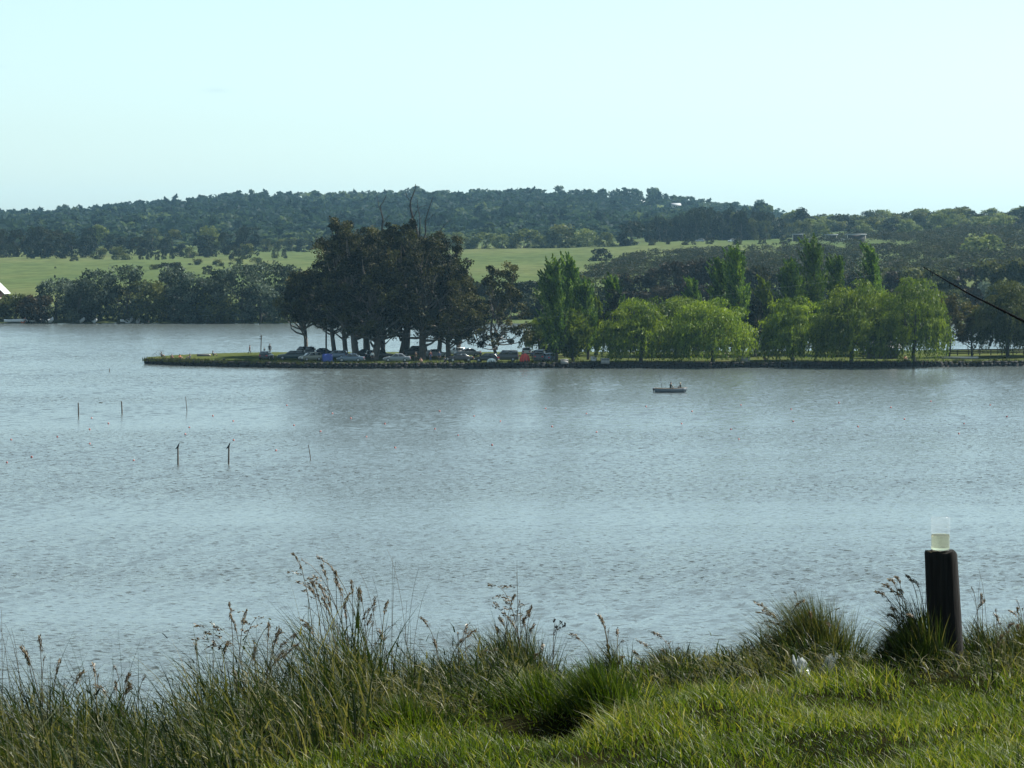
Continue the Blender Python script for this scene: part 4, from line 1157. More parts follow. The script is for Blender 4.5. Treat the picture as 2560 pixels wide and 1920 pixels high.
# hut under the big willow
M['dark_boards'] = plain('dark_boards', (.035, .028, .024), .85, var=.3)
M['tin'] = plain('dull_tin', (.12, .13, .15), .5, var=.2)
loc = onz(2205, 896, PZ)
r = gable_house('park_hut', 'dark wooden hut with a tin roof hidden under the largest willows', loc, .1, 4.6, 3.6, 1.9, .9, 'dark_boards', 'tin', [('s', -1.2, .8, .8, .7), ('s', 1.0, .05, .9, 1.9)], 'hut')
# low pale wall and dark rail at right
a_, b_ = onz(2366, 889, PZ), onz(2560, 887, PZ)
L = (b_ - a_).length
r = empty('low_fence', a_, math.atan2(b_.y - a_.y, b_.x - a_.x)); tag(r, 'low dark post and rail fence on the grass right of the largest willow', 'fence')
for k in range(8): place('post', mesh_np('post', [box_part((k * L / 7 - .07, -.07, -.1), (k * L / 7 + .07, .07, 1.05))], [M['dark_boards']]), parent=r)
for k in range(3): place('rail', mesh_np('rail', [box_part((0, -.12, .3 + .28 * k), (L, -.072, .5 + .28 * k))], [M['dark_boards']]), parent=r)
a_ = onz(2360, 897, PZ); L = 5.6
r = empty('kerb_wall', a_, 0); tag(r, 'short pale kerb wall on the grass at the foot of the rust coloured trees', 'wall')
place('kerb_wall_body', mesh_np('kerb_wall_body', [box_part((-.3, -.2, -.1), (L, .2, .22)), ], [M['concrete']]), parent=r)
place('coping', mesh_np('coping', [box_part((-.35, -.25, .22), (L + .05, .25, .32))], [M['white_wall']]), parent=r)

# ------------------------------------------------------------------ stakes, birds, buoys
for px, y0, y1, rad, ln, lab in [
    (196.5, 1039, 1007, .085, -.03, 'dark stake in the water, leftmost of the farther three'),
    (305.5, 1035, 1003, .085, -.08, 'dark stake in the water, middle of the farther three'),
    (468, 1030, 992, .045, -.2, 'thin leaning stake in the water, right of the farther pair'),
    (445, 1162, 1120, .085, .0, 'stake in the water carrying the left one of two dark birds'),
    (571.5, 1160, 1119, .085, .03, 'stake in the water carrying the right one of two dark birds'),
    (777.5, 1151, 1112, .04, -.25, 'thin leaning stake alone in the water right of the bird stakes'),
    (273.5, 929, 921, .07, 0, 'short stick poking from the far water below the grass spit')]:
    pole('water_stake', lab, px, y0, y1, 0.0, rad, 'stick', ln, 'stake', 'stakes in the lake')
M['feather'] = plain('black_feathers', (.010, .010, .012), .5)
M['beak'] = plain('beak', (.12, .09, .04), .5)
def skin_mesh(name, joints, edges, radii, root, levels=1):
    me = bpy.data.meshes.new(name + '_src')
    me.from_pydata([Vector(j) for j in joints], edges, [])
    ob = bpy.data.objects.new(name + '_src', me); COL.objects.link(ob)
    ob.modifiers.new('skin', 'SKIN').use_smooth_shade = True
    for i, rr in enumerate(radii):
        sv = me.skin_vertices[0].data[i]
        sv.radius = rr if isinstance(rr, tuple) else (rr, rr); sv.use_root = (i == root)
    s = ob.modifiers.new('sub', 'SUBSURF'); s.levels = levels; s.render_levels = levels
    dg = bpy.context.evaluated_depsgraph_get()
    out_ = bpy.data.meshes.new_from_object(ob.evaluated_get(dg))
    bpy.data.objects.remove(ob); bpy.data.meshes.remove(me)
    out_.name = name
    return out_
bird_me = skin_mesh('body', [(0, 0, .16), (.06, 0, .30), (.10, 0, .42), (.15, 0, .50), (-.12, 0, .02), (-.24, 0, -.10), (.02, .06, .0), (.02, -.06, .0), (-.06, .09, .10), (-.06, -.09, .10)],
                    [(0, 1), (1, 2), (2, 3), (0, 4), (4, 5), (0, 6), (0, 7), (0, 8), (0, 9)], [.10, .075, .045, .05, .07, .03, .03, .03, .05, .05], 0)
bird_me.materials.append(M['feather'])
beak_me = mesh_np('beak', tube_parts([(.17, 0, .50), (.24, 0, .50), (.29, 0, .485)], [.018, .012, .003], 6, 0), [M['beak']])
for px, y0, y1, ang, lab in [(445, 1162, 1120, .2, 'dark cormorant perched on the left bird stake, head up'), (572, 1160, 1119, -.15, 'dark cormorant perched on the right bird stake, hunched')]:
    b = onz(px, y0, 0); H = (y0 - y1) / (FPX / b.y)
    r = empty('cormorant', b + Vector((0, 0, H - .01)), ang); tag(r, lab, 'bird')
    place('body', bird_me, parent=r); place('beak', beak_me, parent=r)
M['buoy'] = plain('red_buoy', (.26, .035, .026), .45, var=.15)
M['buoy_cap'] = plain('buoy_cap', (.20, .05, .04), .5)
bm_ = [(.001, -.12), (.08, -.11), (.13, -.04), (.135, .03), (.10, .10), (.05, .13), (.045, .17), (.001, .175)]
buoy_me = mesh_np('buoy', [lathe_part(bm_, 10)], [M['buoy']], True)
BU = [(229, 1046), (271, 1059), (224, 1074), (143, 1093), (224, 1110), (532, 1040), (583, 1053), (473, 1069), (463, 1086), (584, 1101), (735, 1064), (801, 1079), (690, 1127), (831, 1034), (877, 1046), (334, 1152), (717, 1014), (17, 1157), (79, 1143), (28, 1100),
      (990, 1120), (1099, 1028), (1185, 1041), (962, 1060), (1087, 1073), (916, 1093), (1145, 1089), (988, 1120), (1230, 1113), (1251, 1054), (1364, 1022), (1380, 1067), (1466, 1035), (1491, 1081), (1615, 1017), (1704, 1060), (1730, 1029), (1852, 1013), (1827, 1074), (1847, 1099), (1978, 1024), (1983, 1054), (2097, 1007), (2145, 1067), (2227, 1019), (2261, 1048), (2327, 1004), (2397, 1085), (2410, 1060), (2475, 1013), (2517, 1042)]
BU = list(dict.fromkeys(BU)); BU.remove((990, 1120))
for px, py in BU:
    o = place('buoy', buoy_me, onz(px, py, .0), rng.uniform(0, 6), .85)
    o.rotation_euler = (rng.normal() * .2, rng.normal() * .2, 0)
    tag(o, 'small red round buoy on the lake, ' + ('left of the bird stakes' if px < 440 else 'among the stakes, right of the left bird' if px < 620 else 'around the lone leaning stake' if px < 900 else 'in the middle rows, left of the boat' if px < 1400 else 'in the rows below the boat' if px < 1860 else 'in the rows right of the boat'), 'buoy', 'red buoys on the lake')
o = place('driftwood', mesh_np('driftwood', tube_parts([(-.28, 0, .0), (-.1, .02, .05), (.15, 0, .06), (.3, 0, .01)], [.03, .06, .05, .02], 6, 0), [M['stick']], True), onz(252, 1007, .02))
tag(o, 'dark bit of driftwood floating between the two left stakes', 'driftwood')
# ------------------------------------------------------------------ people
SK = {}
def cloth(c):
    k = 'cloth_%s' % (c,)
    if k not in SK: SK[k] = plain('cloth', c, .8, var=.15, scale=6)
    return SK[k]
M['skin'] = plain('skin', (.30, .18, .12), .6, var=.05)
M['hair'] = plain('dark_hair', (.015, .012, .01), .6)
POSE = {
  'stand': dict(pel=(0, 0, .93), ch=(0, .01, 1.30), nk=(0, .01, 1.48), hd=(0, -.01, 1.60), tp=(0, -.01, 1.72),
      el=[(-.26, .02, 1.10), (.26, .02, 1.10)], ha=[(-.27, -.06, .84), (.27, -.06, .84)], kn=[(-.10, -.02, .50), (.11, .02, .50)], ft=[(-.11, .03, .07), (.12, .06, .07)]),
  'walk': dict(pel=(0, 0, .92), ch=(0, -.03, 1.29), nk=(0, -.04, 1.47), hd=(0, -.07, 1.59), tp=(0, -.07, 1.71),
      el=[(-.27, .10, 1.10), (.27, -.10, 1.10)], ha=[(-.27, .02, .86), (.26, -.26, .92)], kn=[(-.10, -.16, .50), (.10, .06, .48)], ft=[(-.10, -.22, .07), (.10, .32, .10)]),
  'point': dict(pel=(0, 0, .93), ch=(0, .0, 1.30), nk=(0, 0, 1.48), hd=(0, -.02, 1.60), tp=(0, -.02, 1.72),
      el=[(-.42, -.05, 1.28), (.26, .02, 1.10)], ha=[(-.64, -.12, 1.22), (.27, -.06, .84)], kn=[(-.12, -.02, .50), (.13, .02, .50)], ft=[(-.14, .0, .07), (.16, .04, .07)]),
  'sit': dict(pel=(0, 0, .14), ch=(0, .10, .50), nk=(0, .08, .68), hd=(0, .03, .80), tp=(0, .03, .92),
      el=[(-.27, .02, .36), (.27, .02, .36)], ha=[(-.16, -.28, .40), (.16, -.28, .40)], kn=[(-.12, -.36, .46), (.13, -.36, .44)], ft=[(-.12, -.58, .07), (.13, -.62, .07)]),
  'bench': dict(pel=(0, 0, .10), ch=(0, -.03, .46), nk=(0, -.06, .64), hd=(0, -.10, .75), tp=(0, -.11, .87),
      el=[(-.26, -.10, .30), (.26, -.10, .30)], ha=[(-.18, -.36, .26), (.18, -.36, .26)], kn=[(-.12, -.42, .12), (.12, -.42, .12)], ft=[(-.12, -.46, -.30), (.12, -.46, -.30)]),
}
def person(label, loc, rz, pose, shirt, trousers, h=1.7, group='people on the peninsula', hat=None):
    P_ = POSE[pose]
    J = [P_['pel'], P_['ch'], P_['nk'], P_['hd'], P_['tp']]
    Rr = [(.15, .12), (.17, .12), .06, (.085, .10), .07]
    E = [(0, 1), (1, 2), (2, 3), (3, 4)]
    lab = [1, 0, 2, 2, 2]
    hd = Vector(P_['hd'])
    J.append(tuple(hd + Vector((0, -.105, .0)))); Rr.append(.016); E.append((3, 5)); lab.append(2)     # nose
    for s in (0, 1):
        sg = -1 if s == 0 else 1
        ch = Vector(P_['ch']); sh = ch + Vector((sg * .19, 0, .10))
        i0 = len(J)
        el, ha = Vector(P_['el'][s]), Vector(P_['ha'][s])
        J += [tuple(sh), tuple(el), tuple(ha)]; Rr += [.065, .05, .035]; lab += [0, 0, 2]
        E += [(1, i0), (i0, i0 + 1), (i0 + 1, i0 + 2)]
        d = (ha - el).normalized(); sd = d.cross(Vector((0, 1, .3))).normalized()
        for k, (o_, l_) in enumerate([(-.03, .075), (-.01, .09), (.01, .085), (.03, .07)]):
            J.append(tuple(ha + d * l_ + sd * o_ * 1.2)); Rr.append(.009); lab.append(2); E.append((i0 + 2, len(J) - 1))
        J.append(tuple(ha + d * .035 - sd * .055)); Rr.append(.010); lab.append(2); E.append((i0 + 2, len(J) - 1))
        i0 = len(J)
        pl = Vector(P_['pel']); hp = pl + Vector((sg * .09, 0, -.05)); kn, ft = Vector(P_['kn'][s]), Vector(P_['ft'][s])
        J += [tuple(hp), tuple(kn), tuple(ft), tuple(ft + Vector((0, -.16, -.03)))]; Rr += [.09, .065, .045, .035]; lab += [1, 1, 1, 3]
        E += [(0, i0), (i0, i0 + 1), (i0 + 1, i0 + 2), (i0 + 2, i0 + 3)]
    me = skin_mesh('body', J, E, Rr, 0)
    me.materials.clear()
    for c in (cloth(shirt), cloth(trousers), M['skin'], cloth((.03, .025, .02))): me.materials.append(c)
    Ja = np.array([tuple(j) for j in J]); la = np.array(lab)
    for p in me.polygons:
        c = np.array(p.center); p.material_index = int(la[np.argmin(((Ja - c) ** 2).sum(1))])
    r = empty('person', loc, rz); k = h / 1.72; r.scale = (k, k, k)
    tag(r, label, 'person', group)
    place('body', me, parent=r)
    t = Vector(P_['hd'])
    prof = [(.001, .135), (.05, .128), (.085, .10), (.105, .05), (.104, .0), (.09, -.03)]
    hp = lathe_part([(a, b) for a, b in prof], 10)
    V = hp[0] * np.array((.95, 1.08, 1)) + np.array(tuple(t + Vector((0, .018, .01))))
    V = V[:]; 
    keep = np.array([f for f in hp[1] if not (V[f][:, 1].mean() < t.y - .05 and V[f][:, 2].mean() < t.z + .06)])
    place('hair', mesh_np('hair', [(V, keep, 0, None)], [M['hair']] if not hat else [cloth(hat)], True), parent=r)
    for sx in (-.035, .035):
        e_ = lathe_part([(.001, -.012), (.011, -.006), (.011, .006), (.001, .012)], 6)
        place('eye', mesh_np('eye', [(e_[0] + np.array(tuple(t + Vector((sx, -.094, .02)))), e_[1], 0, None)], [M['hair']]), parent=r)
    return r
DK, GY, WH, RD, BL, OR = (.02, .02, .025), (.12, .12, .13), (.62, .62, .6), (.35, .03, .03), (.04, .07, .16), (.5, .16, .07)
for px, py, pose, rz, sh, tr, h, lab in [
    (624, 886, 'walk', 1.9, (.14, .05, .04), DK, 1.6, 'person walking on the back of the spit left of the bare pole, in dark red'),
    (674.5, 887, 'stand', .3, DK, DK, 1.85, 'person in dark clothes standing behind the small end-on car'),
    (661, 886, 'stand', -.5, GY, DK, 1.15, 'small child between the bare pole and the standing person'),
    (404, 893, 'sit', 1.2, DK, DK, 1.7, 'person in black sitting nearest the tip of the grass spit'),
    (430, 899, 'sit', .4, (.2, .06, .06), DK, 1.7, 'person in a dark red top sitting on the stones near the spit tip'),
    (450, 898, 'sit', .8, OR, (.3, .2, .12), 1.65, 'person in an orange top lounging on the spit'),
    (474, 898, 'sit', -.9, GY, BL, 1.75, 'person in grey and blue sitting upright on the spit, right of the orange one'),
    (533, 890, 'sit', 1.6, DK, DK, 1.7, 'person in black crouched at the back of the spit beside the overturned boat'),
    (778, 890, 'stand', 0, (.75, .12, .14), DK, 1.72, 'person in a bright pink red top behind the estate and the dark blue saloon'),
    (931, 904, 'stand', .2, WH, DK, 1.7, 'person in a white shirt standing under the grove left of the grey saloon'),
    (1040, 905, 'walk', -.7, (.12, .07, .05), DK, 1.7, 'person in brown walking right of the grey saloon'),
    (1052, 907, 'sit', .3, (.4, .22, .16), DK, 1.7, 'person sitting at the water edge below the widest trunk'),
    (1076, 903, 'stand', .5, (.16, .05, .05), BL, 1.7, 'person in dark red standing among the trunks right of the widest one'),
    (1098, 904, 'stand', -.4, BL, DK, 1.68, 'person in blue standing among the trunks left of the black saloon'),
    (1112, 905, 'sit', .2, GY, DK, 1.7, 'person in grey sitting left of the black saloon'),
    (1201, 903, 'stand', .1, DK, DK, 1.72, 'person in black standing at the left end of the black hatchback'),
    (1292, 903, 'stand', -.3, (.3, .25, .2), DK, 1.7, 'person in tan standing between the high roofed car and the red tent'),
    (1331, 903, 'stand', .6, BL, DK, 1.7, 'person in blue standing between the red tent and the dark van'),
    (1846, 903, 'sit', -.5, WH, GY, 1.7, 'person in white sitting on the grass left of the black conifer'),
    (1921, 901, 'stand', .4, (.3, .34, .42), BL, 1.75, 'person in pale blue standing right of the black conifer'),
    (1912, 903, 'sit', .1, (.35, .2, .14), DK, 1.65, 'person sitting at the feet of the one in pale blue'),
    (2263, 901, 'sit', .3, (.55, .32, .2), GY, 1.7, 'person in an orange tan top sitting under the largest willow'),
]:
    person(lab, onz(px, py, PZ), rz, pose, sh, tr, h)
# overturned boat, bag, small frame on the spit
def hull(L, W, H, n=11, sheer=.12, stern=.75):
    V = []
    for i in range(n):
        t = i / (n - 1)
        k = stern + (1 - stern) * min(1, t * 3) if t < .33 else max(.02, 1 - ((t - .33) / .67) ** 2.4)
        x = -L / 2 + L * t + (.12 * L * 0)
        rake = .10 * L * max(0, t - .75) / .25
        zt = H + sheer * (2 * t - .8) ** 2
        w = W / 2 * k
        V += [(x + rake, -w, zt), (x + rake * .5, -w * .9, H * .45), (x, -w * .55, H * .08 * (1 + 4 * max(0, t - .8))), (x, 0, .10 * max(0, t - .7)), (x, w * .55, H * .08 * (1 + 4 * max(0, t - .8))), (x + rake * .5, w * .9, H * .45), (x + rake, w, zt)]
    V = np.array(V, float)
    q = [(i * 7 + k, i * 7 + k + 1, (i + 1) * 7 + k + 1, (i + 1) * 7 + k) for i in range(n - 1) for k in range(6)]
    tr = np.array([(0, 1, 2, 3, 4, 5, 6)])
    return [(V, np.array(q), 0, None), (V, tr, 0, None)]
M['boat_grey'] = plain('grey_boat_paint', (.085, .105, .12), .45, var=.15)
M['boat_blue'] = plain('blue_boat_paint', (.06, .12, .19), .45, var=.2)
M['boat_white'] = plain('white_boat_paint', (.70, .71, .70), .45, var=.08)
M['boat_dark'] = plain('dark_boat_paint', (.03, .03, .03), .5, var=.2)
M['boat_orange'] = plain('orange_boat_paint', (.6, .16, .06), .4, var=.1)
M['thwart'] = plain('boat_seat_wood', (.20, .15, .10), .7, var=.3)
def boat(name, label, loc, rz, L, W, H, mat, cat='boat', flip=False, thwarts=(-.25, .1), group=None):
    r = empty(name, loc, rz); tag(r, label, cat, group)
    o = place('hull', mesh_np('hull', hull(L, W, H), [M[mat]], False), parent=r)
    sm = o.modifiers.new('thick', 'SOLIDIFY'); sm.thickness = .04; sm.offset = 1
    if flip: r.rotation_euler = (math.pi, 0, rz); r.location.z += H
    hv = hull(L, W, H)[0][0].reshape(-1, 7, 3)
    for c in (0, 6):
        P_ = hv[:, c].copy(); P_[:, 2] += .015
        place('gunwale', mesh_np('gunwale', tube_parts(P_, .035, 5, 0), [M['thwart' if mat != 'boat_white' else 'boat_white']]), parent=r)
    for t in thwarts:
        place('thwart', mesh_np('thwart', [box_part((t * L - .13, -W * .44, H * .62), (t * L + .13, W * .44, H * .62 + .04))], [M['thwart']]), parent=r)
    return r
g = onz(509, 890.5, PZ)
boat('overturned_boat', 'dark overturned boat lying on the back of the grass spit', g, .1, 2.2, .8, .34, 'boat_dark', 'boat', True, ())
r = empty('holdall', onz(560, 903, PZ), .2); tag(r, 'dark bag lying on the grass in the middle of the spit', 'bag')
bgm = skin_mesh('bag_body', [(-.28, 0, .2), (-.1, 0, .24), (.1, 0, .24), (.28, 0, .2)], [(0, 1), (1, 2), (2, 3)], [.16, .2, .2, .16], 0); bgm.materials.append(M['bumper'])
place('bag_body', bgm, parent=r)
a = np.linspace(0, math.pi, 9)
place('handle', mesh_np('handle', tube_parts(np.stack([np.cos(a) * .16, 0 * a, .4 + np.sin(a) * .14], 1), .018, 5, 0), [M['bumper']]), parent=r)
r = empty('bicycle', onz(394, 893.5, PZ), .2); tag(r, 'thin bicycle standing at the tip of the grass spit', 'bicycle')
for sx in (-.5, .5):
    a = np.linspace(0, 2 * math.pi, 19)
    w = place('wheel', mesh_np('wheel', tube_parts(np.stack([sx + np.cos(a) * .31, 0 * a, .33 + np.sin(a) * .31], 1), .018, 5, 0), [M['tyre']]), parent=r)
    place('spokes', mesh_np('spokes', [q for k in range(6) for q in tube_parts([(sx, 0, .33), (sx + math.cos(k * 1.047) * .3, 0, .33 + math.sin(k * 1.047) * .3)], .004, 3, 0)], [M['hub']]), parent=w)
fr = [[(-.5, 0, .33), (-.18, 0, .8)], [(-.5, 0, .33), (-.05, 0, .3)], [(-.05, 0, .3), (-.2, 0, .92)], [(-.05, 0, .3), (.36, 0, .78)], [(-.18, 0, .8), (.36, 0, .82)], [(.5, 0, .33), (.34, 0, .95)]]
place('frame', mesh_np('frame', [q for p_ in fr for q in tube_parts(p_, .018, 5, 0)], [M['hub']]), parent=r)
place('saddle', mesh_np('saddle', [box_part((-.32, -.07, .9), (-.08, .07, .96))], [M['bumper']]), parent=r)
place('handlebar', mesh_np('handlebar', tube_parts([(.26, -.26, .98), (.34, -.1, .97), (.34, .1, .97), (.26, .26, .98)], .015, 5, 0), [M['hub']]), parent=r)

# rowing boat with two anglers
bl = onz(1674, 981, 0); bl.z = -.12
bo = boat('fishing_boat', 'grey open fishing boat with two anglers on the lake in front of the willows', bl, -.03, 4.1, 1.5, .62, 'boat_grey')
place('outboard_motor', mesh_np('outboard_motor', [box_part((-2.32, -.13, .42), (-2.06, .13, .72)), box_part((-2.24, -.06, -.2), (-2.12, .06, .42))], [M['boat_dark']]), parent=bo)
person('person in dark clothes hunched in the middle of the fishing boat', bl + Vector((.12, 0, .66)), 2.0, 'bench', (.015, .03, .025), (.03, .04, .03), 1.72, 'anglers in the boat')
person('person in brown sitting at the bow of the fishing boat', bl + Vector((1.52, -.05, .70)), -1.2, 'bench', (.06, .07, .05), (.12, .10, .07), 1.55, 'anglers in the boat', hat=(.4, .36, .24))
def rod(name, label, pts, r0, r1, group=None, mat='boat_dark', n=14):
    P_ = np.array(pts, float); base = Vector(P_[0])
    r = empty(name, base); tag(r, label, 'fishing rod', group)
    place('blank', mesh_np('blank', tube_parts(P_ - P_[0], np.linspace(r0, r1, len(P_)), 6, 0), [M[mat]], True), parent=r)
    return r
s = FPX / bl.y
def bp_(px, py, dy=0.0):
    q = at(px, py, bl.y + dy); return tuple(q)
rod('fishing_rod', 'thin fishing rod standing up from the stern of the fishing boat', [bp_(1656, 976), bp_(1654, 962), bp_(1651, 948), bp_(1647, 932)], .04, .022)
rod('fishing_rod', 'short fishing rod held out between the two anglers in the boat', [bp_(1681, 967), bp_(1689, 966.5), bp_(1697, 967.5)], .03, .02)
# moored boats at the right edge
for px, py, L, mat, rz, lab in [(2488, 913, 2.9, 'boat_blue', .05, 'small blue boat moored by the bank near the right edge'), (2546, 913, 3.6, 'boat_blue', -.1, 'second blue boat moored at the very right edge'), (2220, 912, 4.0, 'boat_dark', .0, 'dark punt lying at the stones under the largest willows')]:
    boat('moored_boat', lab, onz(px, py, -.05), rz, L, 1.2, .45, mat)
# pale boats drawn up on the far shore
for px, py, L, mat, rz, lab in [(30, 800, 3.2, 'boat_white', .2, 'white boat drawn up at the left end of the far shore'), (46, 799, 2.4, 'boat_white', -.3, 'white boat beside the orange one on the far shore'), (61, 800, 1.6, 'boat_orange', 1.2, 'orange boat drawn up on the far shore near the white roofed house'), (82, 800, 3.0, 'boat_white', .1, 'pale boat right of the orange one on the far shore'),
                                (112, 795, 2.0, 'boat_white', .3, 'pale boat in the shade under the far willows, left of the tilted one'), (128, 797, 1.6, 'boat_white', -.7, 'small tilted white boat under the left far willows'), (206, 797, 1.9, 'boat_white', -.8, 'white boat standing tilted alone under the far willows'), (239, 797, 1.0, 'boat_white', .6, 'tiny pale boat between the alone tilted one and the row of three'),
                                (310, 797, 1.6, 'boat_white', .1, 'left one of the three white boats under the far willows'), (326, 797, 2.0, 'boat_white', .9, 'middle one of the three white boats under the far willows'), (347, 796, 1.2, 'boat_white', 1.2, 'right one of the three white boats under the far willows')]:
    g = ground_at(px, 803, 789); g.y = 792.5; g.x = at(px, py, 792.5).x; g.z = .25
    b = boat('beached_boat', lab, g, rz, L * 1.15, .85, .55, mat, 'boat', False, (), 'boats drawn up on the far shore')
    if abs(rz) > .55: b.rotation_euler = (0, -.55, rz)
# ------------------------------------------------------------------ near bank
CPX = np.array([-3000, -400, 0, 430, 700, 1000, 1300, 1700, 2100, 2560, 3000, 6000], float)
CD = np.array([13.6, 13.8, 14.0, 14.3, 15.3, 16.2, 16.8, 17.8, 18.1, 18.2, 18.3, 18.4], float)
def to_px(x, D): return 1280 + FPX * np.asarray(x) / np.maximum(np.asarray(D), 1.0)
def crest(x, D): return np.interp(np.where(np.asarray(D) > 9, to_px(x, D), 1280 + FPX * np.asarray(x) / 15.0), CPX, CD)
def bank(x, D):
    x = np.asarray(x, float); D = np.asarray(D, float)
    d = D - crest(x, D)
    drop = .72 * (np.sqrt(d * d + .10) + d) / 2
    z = 21.4 - .038 * np.clip(D, -60, 60) - drop
    z = z + .025 * np.sin(x * 2.1 + D * 1.3) + .02 * np.sin(x * 4.7 - D * 3.1) + .03 * np.sin(x * .7 + 1)
    def ss(v, a_, b_):
        t_ = np.clip((v - a_) / (b_ - a_), 0, 1); return t_ * t_ * (3 - 2 * t_)
    z = z - .12 * np.exp(-((x - .20) / .20) ** 2) * ss(D, 13.4, 14.5) * (1 - ss(D, 14.66, 14.84))
    return np.maximum(z, -2.5)
txs = np.concatenate([np.arange(-120, -6, 6), np.concatenate([np.arange(-6, -1, .12), np.arange(-1, 1, .05), np.arange(1, 6.01, .12)]), np.arange(7, 121, 6)])
tys = np.concatenate([np.arange(-60, 8, 3), np.concatenate([np.arange(8, 13, .14), np.arange(13, 15.2, .05), np.arange(15.2, 22, .14)]), np.arange(22, 60, 1.5)])
gx, gy = np.meshgrid(txs, tys)
V = np.stack([gx.ravel(), gy.ravel(), bank(gx, gy).ravel()], 1)
nx, ny = len(txs), len(tys)
ii, jj = np.meshgrid(np.arange(ny - 1), np.arange(nx - 1), indexing='ij'); a = (ii * nx + jj).ravel()
m, nt, out = new_mat('bank_soil')
geo = nt.nodes.new('ShaderNodeNewGeometry')
n1 = noise(nt, 2.2, 5, .65, geo.outputs['Position'])
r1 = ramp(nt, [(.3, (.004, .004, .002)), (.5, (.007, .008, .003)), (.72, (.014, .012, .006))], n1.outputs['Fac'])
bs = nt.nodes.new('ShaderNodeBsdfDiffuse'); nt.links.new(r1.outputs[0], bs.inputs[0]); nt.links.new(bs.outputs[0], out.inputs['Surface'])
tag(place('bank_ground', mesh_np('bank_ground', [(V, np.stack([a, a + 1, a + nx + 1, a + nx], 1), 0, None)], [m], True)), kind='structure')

M['lawn'] = leaf_mat('lawn_blades', (.016, .032, .006), (.074, .108, .016), (.20, .185, .065), .40, (1.25, 1.3, .3), .5, .22, 0)
M['rank'] = leaf_mat('rank_grass_blades', (.005, .011, .003), (.022, .040, .009), (.15, .138, .066), .32, (1.2, 1.2, .45), .55, .2, 0)
M['straw'] = leaf_mat('dry_stems', (.04, .03, .015), (.085, .066, .034), (.19, .16, .10), .25, (1.1, 1.0, .7), .5, .4, 0)
M['seed'] = leaf_mat('seed_heads', (.03, .021, .013), (.095, .07, .042), (.24, .20, .14), .3, (1.1, 1.0, .8), .5, .4, 0)
M['dock'] = leaf_mat('dock_seeds', (.018, .010, .009), (.03, .018, .016), (.05, .03, .025), .1, (1, 1, 1), .6, .2, 0)
g_rng = np.random.default_rng(2024)
def blades(B, h, lx, ly, w, tint, lev=(0, .4, .75, 1.0)):
    """curved tapering grass blades: B base points, h height, lx/ly tip offset, w width"""
    n = len(B); rg = g_rng
    t = np.array(lev)
    ang = rg.uniform(0, np.pi, n)
    side = np.stack([np.cos(ang), np.sin(ang) * .6, np.zeros(n)], 1)
    L = len(t)
    P_ = np.empty((n, L, 3))
    P_[:, :, 0] = B[:, None, 0] + lx[:, None] * t[None] ** 2
    P_[:, :, 1] = B[:, None, 1] + ly[:, None] * t[None] ** 2
    P_[:, :, 2] = B[:, None, 2] + h[:, None] * t[None] * (1 - .22 * (np.hypot(lx, ly) / np.maximum(h, .01))[:, None].clip(0, 1.6) * t[None])
    wd = w[:, None] * (1 - t[None] ** 1.6 * .93) * .5
    Vv = np.empty((n, L, 2, 3))
    Vv[:, :, 0] = P_ - side[:, None, :] * wd[:, :, None]
    Vv[:, :, 1] = P_ + side[:, None, :] * wd[:, :, None]
    base = (np.arange(n) * L * 2)[:, None, None]
    k = (np.arange(L - 1) * 2)[None, :, None]
    Fq = (base + k + np.array([0, 1, 3, 2])[None, None, :]).reshape(-1, 4)
    return Vv.reshape(-1, 3), Fq, np.repeat(tint, L * 2)
def clump_noise(x, y, s, seed):
    rg = np.random.default_rng(seed); o = 0
    for k in range(5):
        a = rg.uniform(0, 6.28); f = s * rg.uniform(.6, 1.8)
        o = o + np.sin((x * math.cos(a) + y * math.sin(a)) * f + rg.uniform(0, 6.28))
    return o / 5 ** .5
SPX = [-300, 0, 60, 130, 200, 300, 380, 425, 470, 520, 590, 640, 700, 760, 830, 900, 960, 1000, 1100, 1180, 1260, 1330, 1400, 1460, 1500, 1560, 1640, 1750, 1850, 1930, 2000, 2080, 2140, 2200, 2260, 2310, 2360, 2430, 2500, 2560, 2900]
SPY = [1690, 1690, 1680, 1650, 1700, 1690, 1710, 1735, 1640, 1590, 1590, 1570, 1570, 1540, 1490, 1470, 1520, 1580, 1590, 1570, 1515, 1550, 1640, 1690, 1600, 1650, 1610, 1600, 1590, 1550, 1510, 1530, 1590, 1600, 1530, 1500, 1560, 1560, 1540, 1550, 1550]
def proj_y(z, D): return 960 + FPX * (((CAM_H - z) * CP - D * SP) / (D * CP + (CAM_H - z) * SP))
def tall_height(x, D):
    px = to_px(x, D)
    return np.clip((proj_y(bank(x, D), D) - np.interp(px, SPX, SPY)) / FPX * D, .03, .95)

# short lawn
n = 135000
x = g_rng.uniform(-4.2, 4.2, n); D = g_rng.uniform(11.6, 18.6, n)
d = D - crest(x, D); px = to_px(x, D)
keep = (d < .25) & (np.abs(x) < .165 * D + .9)
# the lawn gives way to rank grass towards the left and the crest
edge = np.interp(px, [-400, 500, 760, 1100, 1500, 2000, 2600], [-5, -3.6, -2.4, -2.0, -2.1, -2.0, -1.9]) + .25 * clump_noise(x, D, 3.0, 3)
keep &= g_rng.random(n) < np.clip(1 - (d - edge) / .7, .12, 1)
jt = g_rng.normal(size=n) * .05 + .04 * clump_noise(x, D, 9, 77)
pit = (np.abs(x - .22) < .17 + jt) & (D > 14.42 + jt) & (D < 14.83 + jt)
keep &= ~pit | (g_rng.random(n) < .45)
x, D = x[keep], D[keep]; n = len(x)
cn = clump_noise(x, D, 4.5, 4); cf = clump_noise(x, D, 14, 9)
h = (.055 + .03 * np.clip(cn, -1, 1.5) + .02 * cf.clip(-1, 1)).clip(.025, .2) * g_rng.uniform(.6, 1.5, n)
B = np.stack([x, D, bank(x, D) - .01], 1)
